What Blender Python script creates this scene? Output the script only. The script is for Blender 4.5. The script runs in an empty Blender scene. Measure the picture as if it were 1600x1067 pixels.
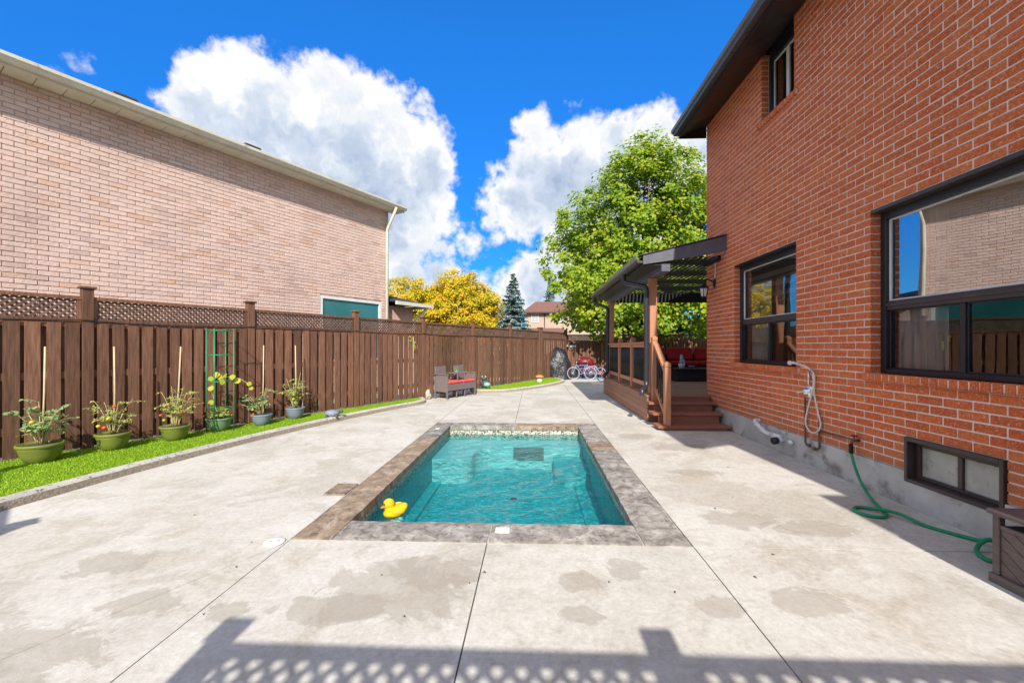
import bpy, math, random
import numpy as np
from mathutils import Vector, Matrix, noise as mnoise

R = math.radians
random.seed(11)
rng = np.random.default_rng(5)
S = bpy.context.scene
COL = S.collection

# ------------------------------------------------------------------ camera
F_PX, CX, CY, CAM_H = 640.0, 808.0, 541.5, 1.3
YAW = math.atan(25 / 640)
cam_d = bpy.data.cameras.new('camera')
cam = bpy.data.objects.new('camera', cam_d)
COL.objects.link(cam)
cam.location = (0, 0, CAM_H)
cam.rotation_euler = (R(90), 0, YAW)
cam_d.sensor_width = 36
cam_d.lens = F_PX / 1600 * 36
cam_d.shift_x = -(CX - 800) / 1600
cam_d.shift_y = (CY - 533.5) / 1600
cam_d.clip_start = 0.05
cam_d.clip_end = 2000
S.camera = cam

# ------------------------------------------------------------------ render look
S.render.engine = 'CYCLES'
S.cycles.use_denoising = True
S.cycles.max_bounces = 8
S.cycles.diffuse_bounces = 4
S.cycles.transparent_max_bounces = 12
S.cycles.sample_clamp_indirect = 6
S.view_settings.view_transform = 'Standard'
S.view_settings.look = 'None'
S.view_settings.gamma = 1
S.view_settings.use_curve_mapping = False
EXPOSURE = 1.40
S.view_settings.exposure = EXPOSURE

SUN_EL, SUN_AZ = R(37.3), R(3.8)          # light heads +Y, leaning a little to -X
SUN_STRENGTH, SKY_STRENGTH = 2.35, 0.15
SUN_DIR = Vector((-math.sin(SUN_AZ) * math.cos(SUN_EL), math.cos(SUN_AZ) * math.cos(SUN_EL), -math.sin(SUN_EL)))
sun_d = bpy.data.lights.new('sun', 'SUN')
sun_d.energy = SUN_STRENGTH
sun_d.angle = R(0.53)
sun_d.color = (1.0, 0.94, 0.845)
sun = bpy.data.objects.new('sun', sun_d)
COL.objects.link(sun)
sun.rotation_euler = SUN_DIR.to_track_quat('-Z', 'Y').to_euler()
sun.location = (3, -8, 12)


# ------------------------------------------------------------------ node helper
class NT:
    def __init__(self, tree):
        self.t = tree
        self.n = tree.nodes
        self.l = tree.links

    def node(self, typ, **kw):
        nd = self.n.new(typ)
        for k, v in kw.items():
            setattr(nd, k, v)
        return nd

    def put(self, sock, v):
        if v is None:
            return
        if isinstance(v, bpy.types.NodeSocket):
            self.l.new(v, sock)
        elif isinstance(v, (tuple, list)) and len(v) == 3 and sock.type == 'RGBA':
            sock.default_value = (*v, 1)
        else:
            sock.default_value = v

    def math(self, op, a, b=None, c=None, clamp=False):
        nd = self.node('ShaderNodeMath', operation=op, use_clamp=clamp)
        self.put(nd.inputs[0], a)
        self.put(nd.inputs[1], b)
        self.put(nd.inputs[2], c)
        return nd.outputs[0]

    def vec(self, op, a, b=None):
        nd = self.node('ShaderNodeVectorMath', operation=op)
        self.put(nd.inputs[0], a)
        if b is not None:
            self.put(nd.inputs['Scale'] if op == 'SCALE' else nd.inputs[1], b)
        return nd.outputs['Value'] if op in ('LENGTH', 'DISTANCE', 'DOT_PRODUCT') else nd.outputs[0]

    def noise(self, v, scale, detail=4, rough=0.55, dist=0.0, out=0):
        nd = self.node('ShaderNodeTexNoise')
        self.put(nd.inputs['Vector'], v)
        nd.inputs['Scale'].default_value = scale
        nd.inputs['Detail'].default_value = detail
        nd.inputs['Roughness'].default_value = rough
        nd.inputs['Distortion'].default_value = dist
        return nd.outputs[out]

    def ramp(self, fac, stops, interp='LINEAR'):
        nd = self.node('ShaderNodeValToRGB')
        cr = nd.color_ramp
        cr.interpolation = interp
        while len(cr.elements) < len(stops):
            cr.elements.new(0.5)
        for e, (p, c) in zip(cr.elements, stops):
            e.position = p
            e.color = (*c, 1) if isinstance(c, (tuple, list)) else (c, c, c, 1)
        self.put(nd.inputs[0], fac)
        return nd.outputs[0]

    def step(self, x, lo, hi):
        nd = self.node('ShaderNodeMapRange', interpolation_type='SMOOTHSTEP')
        self.put(nd.inputs[0], x)
        nd.inputs[1].default_value = lo
        nd.inputs[2].default_value = hi
        return nd.outputs[0]

    def mix(self, fac, a, b, blend='MIX'):
        nd = self.node('ShaderNodeMix', data_type='RGBA', blend_type=blend)
        self.put(nd.inputs[0], fac)
        self.put(nd.inputs[6], a)
        self.put(nd.inputs[7], b)
        return nd.outputs[2]

    def pos(self, stretch=None):
        p = self.node('ShaderNodeNewGeometry').outputs['Position']
        return self.vec('MULTIPLY', p, stretch) if stretch else p

    def rnd(self):
        a = self.node('ShaderNodeObjectInfo').outputs['Random']
        b = self.node('ShaderNodeNewGeometry').outputs['Random Per Island']
        return self.math('FRACT', self.math('ADD', a, b))

    def bump(self, h, strength=0.3, dist=0.01):
        nd = self.node('ShaderNodeBump')
        nd.inputs['Strength'].default_value = strength
        nd.inputs['Distance'].default_value = dist
        self.put(nd.inputs['Height'], h)
        return nd.outputs[0]


# ------------------------------------------------------------------ world: daylight sky with cumulus
def px_dir(x, y):
    a, b = (x - CX) / F_PX, (CY - y) / F_PX
    return Vector((a * math.cos(YAW) - math.sin(YAW), a * math.sin(YAW) + math.cos(YAW), b))


def make_world():
    w = bpy.data.worlds.new('World')
    S.world = w
    w.use_nodes = True
    n = NT(w.node_tree)
    w.node_tree.nodes.clear()
    out = n.node('ShaderNodeOutputWorld')
    bg = n.node('ShaderNodeBackground')
    bg.inputs['Strength'].default_value = SKY_STRENGTH
    n.l.new(bg.outputs[0], out.inputs[0])
    sky = n.node('ShaderNodeTexSky', sky_type='NISHITA', sun_disc=False)
    sky.sun_elevation = SUN_EL
    sky.sun_rotation = R(176.2)
    sky.altitude = 100
    sky.air_density = 1.0
    sky.dust_density = 0.4
    sky.ozone_density = 2.5
    hs = n.node('ShaderNodeHueSaturation')
    hs.inputs['Saturation'].default_value = 1.22
    hs.inputs['Value'].default_value = 1.0
    n.l.new(sky.outputs[0], hs.inputs['Color'])
    blue = n.mix(1.0, hs.outputs[0], SKY_TINT, 'MULTIPLY')
    d = n.vec('NORMALIZE', n.node('ShaderNodeTexCoord').outputs['Generated'])
    sep = n.node('ShaderNodeSeparateXYZ')
    n.l.new(d, sep.inputs[0])
    blue = n.mix(1.0, blue, n.ramp(sep.outputs[2], [(0.0, (0.34, 0.36, 0.44)), (0.25, (0.46, 0.56, 0.70)), (0.6, (0.92, 0.97, 1.0))]), 'MULTIPLY')
    # billowing displacement of the direction
    nv = n.noise(d, 6.5, 4, 0.55, out=1)
    dd = n.vec('ADD', d, n.vec('SCALE', n.vec('SUBTRACT', nv, (0.5, 0.5, 0.5)), 0.15))
    nv2 = n.noise(d, 26, 5, 0.62, out=1)
    dd = n.vec('ADD', dd, n.vec('SCALE', n.vec('SUBTRACT', nv2, (0.5, 0.5, 0.5)), 0.062))
    field = None
    for x, y, r in CLOUDS:
        v = px_dir(x, y)
        rad = r / F_PX / v.length
        v.normalize()
        f = n.math('SUBTRACT', 1.0, n.math('DIVIDE', n.vec('DISTANCE', dd, tuple(v)), rad))
        f = n.math('MULTIPLY', f, rad * 6)
        field = f if field is None else n.math('MAXIMUM', field, f)
    # unseen cumulus round the rest of the sky, thickened to add white fill light
    gen = n.math('MULTIPLY', n.math('SUBTRACT', n.noise(dd, 2.3, 3, 0.55), 0.39), 3.0)
    gen = n.math('SUBTRACT', gen, n.math('MULTIPLY', n.step(sep.outputs[1], 0.2, 0.45), 2.0))
    field = n.math('MAXIMUM', field, gen)
    field = n.math('SUBTRACT', field, 0.075)
    fine = n.noise(d, 9, 8, 0.66)
    mask = n.step(n.math('ADD', field, n.math('MULTIPLY', n.math('SUBTRACT', fine, 0.5), 0.62)), 0.0, 0.20)
    # relief: compare the billows with the same billows a step towards the light
    L = (0.026, -0.02, 0.036)
    r0 = n.noise(dd, 5.0, 5, 0.5)
    r1 = n.noise(n.vec('ADD', dd, L), 5.0, 5, 0.5)
    rel = n.math('MULTIPLY', n.math('SUBTRACT', r0, r1), 3.2)
    depth = n.step(field, 0.05, 0.60)
    low = n.math('SUBTRACT', 1.0, n.step(sep.outputs[2], 0.15, 0.5))
    lum = n.math('ADD', 0.97, n.math('MULTIPLY', rel, n.math('ADD', 0.35, n.math('MULTIPLY', depth, 0.65))))
    lum = n.math('SUBTRACT', lum, n.math('MULTIPLY', n.math('MULTIPLY', depth, low), 0.36))
    lum = n.math('SUBTRACT', lum, n.math('MULTIPLY', depth, 0.27), clamp=True)
    k = CLOUD_LEVEL / SKY_STRENGTH
    cc = n.ramp(lum, [(0.1, (0.38 * k, 0.49 * k, 0.69 * k)), (0.62, (0.70 * k, 0.78 * k, 0.90 * k)), (0.94, (1.0 * k, 1.0 * k, 1.0 * k))])
    n.put(bg.inputs['Color'], n.mix(mask, blue, cc))


SKY_TINT = (0.135, 0.50, 0.75)
CLOUD_LEVEL = 0.385
CLOUDS = [(285, 180, 62), (350, 160, 72), (430, 165, 80), (515, 175, 88), (590, 205, 96), (640, 265, 92), (600, 300, 130), (470, 260, 160), (380, 250, 150),
          (662, 185, 42), (672, 310, 54), (630, 370, 80), (575, 135, 24), (148, 92, 33), (105, 128, 33),
          (840, 210, 56), (825, 265, 62), (900, 210, 62), (960, 225, 66), (1030, 225, 64), (1100, 240, 64), (900, 300, 105), (980, 310, 120), (805, 325, 66), (768, 345, 46),
          (715, 375, 34), (640, 430, 70), (700, 432, 50), (760, 446, 46), (830, 428, 56), (880, 385, 60), (900, 420, 90), (760, 480, 70), (690, 395, 40), (850, 455, 60), (800, 350, 50), (737, 285, 16), (752, 205, 10)]
make_world()


# ------------------------------------------------------------------ materials
def new_mat(name):
    m = bpy.data.materials.new(name)
    m.use_nodes = True
    n = NT(m.node_tree)
    return m, n, m.node_tree.nodes['Principled BSDF'], m.node_tree.nodes['Material Output']


def pm(name, c1, c2=None, scale=6, rough=0.7, metal=0.0, bump=0.2, bscale=60, bdist=0.004, stretch=None, var=0.0, spec=0.35, dirt_or_light=None, detail=5, coat=0):
    """a principled surface: two colours broken up by noise, per-piece brightness, fine relief, optional stains or painted light"""
    m, n, b, o = new_mat(name)
    p = n.pos(stretch)
    c2 = c2 or tuple(min(1, x * 1.25) for x in c1)
    col = n.ramp(n.noise(p, scale, detail, 0.6), [(0.3, c1), (0.7, c2)])
    if var:
        v = n.math('ADD', 1 - var, n.math('MULTIPLY', n.rnd(), 2 * var))
        cv = n.node('ShaderNodeCombineXYZ')
        for i in range(3):
            n.l.new(v, cv.inputs[i])
        col = n.mix(1.0, col, cv.outputs[0], 'MULTIPLY')
    if dirt_or_light:
        dc, ds, lo, hi = dirt_or_light
        col = n.mix(n.step(n.noise(n.pos(), ds, 6, 0.65), lo, hi), col, dc)
    n.put(b.inputs['Base Color'], col)
    b.inputs['Metallic'].default_value = metal
    b.inputs['Specular IOR Level'].default_value = spec
    b.inputs['Coat Weight'].default_value = coat
    n.put(b.inputs['Roughness'], n.math('ADD', rough - 0.08, n.math('MULTIPLY', n.noise(n.pos(), scale * 3, 3), 0.16), clamp=True))
    if bump:
        n.put(b.inputs['Normal'], n.bump(n.noise(p, bscale, 4, 0.6), bump, bdist))
    return m


def brick_mat(name, cols, speck, bump, bscale, low_stain=None, rug=False):
    m, n, b, o = new_mat(name)
    p = n.pos()
    r = n.rnd()
    col = n.ramp(r, cols)
    dark = tuple(x * 0.5 for x in cols[0][1])
    blot = n.noise(p, 16, 4, 0.6)
    col = n.mix(n.math('MULTIPLY', n.step(blot, 0.5, 0.8), 0.25), col, dark)
    if rug:
        # wire-cut face: short wavy tears, pale crests and dark pits
        q = n.vec('ADD', n.pos((1, 1, 1.35)), n.vec('SCALE', n.noise(p, 26, 2, 0.5, out=1), 0.035))
        tear = n.noise(q, 62, 3, 0.62, 1.2)
        col = n.mix(n.math('MULTIPLY', n.step(tear, 0.53, 0.64), 0.8), col, speck)
        col = n.mix(n.math('MULTIPLY', n.math('SUBTRACT', 1.0, n.step(tear, 0.31, 0.42)), 0.55), col, tuple(x * 0.42 for x in cols[0][1]))
        h = n.math('ADD', n.math('MULTIPLY', tear, 1.4), n.math('MULTIPLY', n.noise(p, 150, 2), 0.4))
    else:
        pit = n.noise(p, 48, 4, 0.7)
        patch = n.step(n.noise(p, 5, 3, 0.6), 0.5, 0.62)
        col = n.mix(n.math('MULTIPLY', n.math('MULTIPLY', n.step(pit, 0.55, 0.66), patch), 0.8), col, speck)
        col = n.mix(n.math('MULTIPLY', n.step(n.noise(n.pos((1, 1, 0.5)), 0.8, 5, 0.6), 0.45, 0.75), 0.28), col, speck)
        h = n.math('ADD', n.noise(p, bscale, 5, 0.7, 0.6), n.math('MULTIPLY', n.noise(p, 14, 3), 0.6))
    if low_stain:
        sep = n.node('ShaderNodeSeparateXYZ')
        n.l.new(p, sep.inputs[0])
        hz = n.math('ADD', sep.outputs[2], n.math('MULTIPLY', n.noise(p, 3, 5, 0.6), 0.5))
        col = n.mix(n.math('MULTIPLY', n.math('SUBTRACT', 1.0, n.step(hz, 0.5, 0.95)), 0.6), col, low_stain)
    n.put(b.inputs['Base Color'], col)
    b.inputs['Roughness'].default_value = 0.85
    b.inputs['Specular IOR Level'].default_value = 0.25
    n.put(b.inputs['Normal'], n.bump(h, bump, 0.012))
    return m


def leaf_mat(name, cols, trans=0.35):
    m, n, b, o = new_mat(name)
    r = n.rnd()
    big = n.noise(n.pos(), 0.55, 3, 0.6)
    f = n.math('ADD', n.math('MULTIPLY', r, 0.55), n.math('MULTIPLY', big, 0.45))
    col = n.ramp(f, cols)
    n.put(b.inputs['Base Color'], col)
    b.inputs['Roughness'].default_value = 0.5
    b.inputs['Specular IOR Level'].default_value = 0.35
    tr = n.node('ShaderNodeBsdfTranslucent')
    n.put(tr.inputs['Color'], n.mix(1.0, col, (1.0, 1.05, 0.6), 'MULTIPLY'))
    mx = n.node('ShaderNodeMixShader')
    mx.inputs[0].default_value = trans
    n.l.new(b.outputs[0], mx.inputs[1])
    n.l.new(tr.outputs[0], mx.inputs[2])
    n.l.new(mx.outputs[0], o.inputs[0])
    return m


def concrete_mat():
    m, n, b, o = new_mat('broomed_concrete')
    p = n.pos((1, 1, 0))
    col = n.ramp(n.noise(p, 1.1, 7, 0.62, 0.4), [(0.30, (0.37, 0.34, 0.285)), (0.46, (0.54, 0.51, 0.45)), (0.66, (0.67, 0.65, 0.605))])
    # water stains and old damp patches with ragged rims
    st = n.noise(p, 0.85, 8, 0.66, 0.8)
    col = n.mix(n.math('MULTIPLY', n.step(st, 0.53, 0.575), 0.65), col, (0.33, 0.285, 0.22))
    st2 = n.noise(n.vec('ADD', p, (7.3, 2.1, 0)), 2.3, 7, 0.62, 0.5)
    col = n.mix(n.math('MULTIPLY', n.step(st2, 0.52, 0.64), 0.7), col, (0.37, 0.305, 0.215))
    st3 = n.noise(n.vec('ADD', p, (3.3, 9.1, 0)), 5.5, 6, 0.65)
    col = n.mix(n.math('MULTIPLY', n.step(st3, 0.55, 0.7), 0.3), col, (0.70, 0.69, 0.66))
    rag = n.math('MULTIPLY', n.math('SUBTRACT', n.noise(p, 3.4, 9, 0.70, 0.9), 0.5), 3.0)
    trowel = n.noise(n.vec('MULTIPLY', p, (0.55, 2.2, 0)), 4.2, 6, 0.66, 0.5)
    col = n.mix(n.math('MULTIPLY', n.step(trowel, 0.54, 0.70), 0.55), col, (0.40, 0.335, 0.245))
    sp = n.noise(p, 150, 3, 0.7)
    col = n.mix(n.math('MULTIPLY', n.step(sp, 0.58, 0.68), 0.5), col, (0.22, 0.195, 0.16))
    col = n.mix(0.30, col, n.ramp(n.noise(p, 11, 7, 0.72, 0.4), [(0.34, (0.34, 0.315, 0.27)), (0.64, (0.74, 0.72, 0.66))]))
    col = n.mix(0.30, col, n.ramp(n.noise(p, 38, 6, 0.7), [(0.32, (0.32, 0.295, 0.25)), (0.66, (0.74, 0.71, 0.65))]))
    # puddle marks where water stood by the pool
    for x, y, rx, ry in [(-0.75, 2.15, 0.34, 0.3), (-0.55, 2.35, 0.26, 0.17), (-1.0, 1.98, 0.3, 0.13), (0.23, 2.0, 0.13, 0.08), (0.25, 2.3, 0.13, 0.12), (0.55, 2.45, 0.11, 0.11),
                         (-2.2, 1.62, 0.34, 0.22), (-1.95, 2.0, 0.2, 0.11), (-2.5, 2.35, 0.24, 0.16), (-1.5, 1.95, 0.12, 0.09), (0.95, 2.1, 0.14, 0.10), (2.0, 3.0, 0.3, 0.14), (1.6, 4.3, 0.34, 0.13), (1.42, 2.15, 0.2, 0.12), (1.55, 3.15, 0.3, 0.16), (1.5, 6.0, 0.28, 0.2), (1.85, 5.4, 0.4, 0.2)]:
        e = n.vec('LENGTH', n.vec('MULTIPLY', n.vec('SUBTRACT', p, (x, y, 0)), (1 / rx, 1 / ry, 0)))
        e = n.math('ADD', e, rag)
        col = n.mix(n.math('MULTIPLY', n.math('SUBTRACT', 1.0, n.step(e, 0.86, 1.02)), 0.50), col, (0.33, 0.29, 0.235))
    n.put(b.inputs['Base Color'], col)
    b.inputs['Roughness'].default_value = 0.88
    b.inputs['Specular IOR Level'].default_value = 0.2
    n.put(b.inputs['Normal'], n.bump(n.math('ADD', n.noise(p, 120, 4, 0.7), n.math('MULTIPLY', n.noise(p, 9, 4), 1.2)), 0.35, 0.004))
    return m


def stone_mat(name, a, bcol, pale):
    m, n, b, o = new_mat(name)
    p = n.pos((1, 1, 0.4))
    col = n.ramp(n.noise(p, 7, 8, 0.68, 0.7), [(0.3, a), (0.52, bcol), (0.68, pale)])
    col = n.mix(n.math('MULTIPLY', n.step(n.noise(p, 19, 7, 0.7, 0.6), 0.52, 0.62), 0.6), col, tuple(x * 0.5 for x in a))
    v = n.math('ADD', 0.85, n.math('MULTIPLY', n.rnd(), 0.3))
    cv = n.node('ShaderNodeCombineXYZ')
    for i in range(3):
        n.l.new(v, cv.inputs[i])
    n.put(b.inputs['Base Color'], n.mix(1.0, col, cv.outputs[0], 'MULTIPLY'))
    b.inputs['Roughness'].default_value = 0.8
    n.put(b.inputs['Normal'], n.bump(n.noise(p, 26, 8, 0.7, 0.5), 0.7, 0.01))
    return m


def glass_mat(name, ior=1.9, tint=(0.8, 0.85, 0.86), wob=0.004):
    m, n, b, o = new_mat(name)
    n.n.remove(b)
    gl = n.node('ShaderNodeBsdfGlossy')
    gl.inputs['Roughness'].default_value = 0.0
    gl.inputs['Color'].default_value = (1, 1, 1, 1)
    tr = n.node('ShaderNodeBsdfTransparent')
    tr.inputs['Color'].default_value = (*tint, 1)
    fr = n.node('ShaderNodeFresnel')
    fr.inputs['IOR'].default_value = ior
    nm = n.bump(n.noise(n.pos(), 1.6, 1, 0.4), 0.5, wob)
    n.put(gl.inputs['Normal'], nm)
    mx = n.node('ShaderNodeMixShader')
    n.l.new(fr.outputs[0], mx.inputs[0])
    n.l.new(tr.outputs[0], mx.inputs[1])
    n.l.new(gl.outputs[0], mx.inputs[2])
    n.l.new(mx.outputs[0], o.inputs[0])
    return m


def water_mat():
    m, n, b, o = new_mat('pool_water')
    n.n.remove(b)
    p = n.pos()
    warp = n.vec('ADD', p, n.vec('SCALE', n.noise(p, 5, 3, 0.5, out=1), 0.12))
    h = n.math('ADD', n.math('MULTIPLY', n.noise(warp, 24, 3, 0.6, 0.6), 0.8), n.math('MULTIPLY', n.noise(p, 8, 3, 0.5), 0.8))
    nm = n.bump(h, 1.0, 0.035)
    gl = n.node('ShaderNodeBsdfGlossy')
    gl.inputs['Roughness'].default_value = 0.03
    n.put(gl.inputs['Normal'], nm)
    rf = n.node('ShaderNodeBsdfTransparent')
    rf.inputs['Color'].default_value = (0.58, 0.985, 0.99, 1)
    fr = n.node('ShaderNodeFresnel')
    fr.inputs['IOR'].default_value = 1.24
    n.put(fr.inputs['Normal'], nm)
    mx = n.node('ShaderNodeMixShader')
    n.l.new(fr.outputs[0], mx.inputs[0])
    n.l.new(rf.outputs[0], mx.inputs[1])
    n.l.new(gl.outputs[0], mx.inputs[2])
    n.l.new(mx.outputs[0], o.inputs[0])
    return m


def tile_mat():
    m, n, b, o = new_mat('pebble_tile')
    v = n.node('ShaderNodeTexVoronoi', feature='F1')
    n.put(v.inputs['Vector'], n.pos())
    v.inputs['Scale'].default_value = 55
    e = n.node('ShaderNodeTexVoronoi', feature='DISTANCE_TO_EDGE')
    n.put(e.inputs['Vector'], n.pos())
    e.inputs['Scale'].default_value = 55
    sep = n.node('ShaderNodeSeparateColor')
    n.l.new(v.outputs['Color'], sep.inputs[0])
    col = n.ramp(sep.outputs[0], [(0.0, (0.05, 0.05, 0.045)), (0.28, (0.16, 0.13, 0.1)), (0.34, (0.48, 0.43, 0.34)), (1.0, (0.7, 0.66, 0.56))])
    col = n.mix(n.step(e.outputs[0], 0.02, 0.07), (0.25, 0.23, 0.2), col)
    n.put(b.inputs['Base Color'], col)
    b.inputs['Roughness'].default_value = 0.35
    n.put(b.inputs['Normal'], n.bump(n.step(e.outputs[0], 0.0, 0.2), 0.5, 0.004))
    return m


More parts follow.
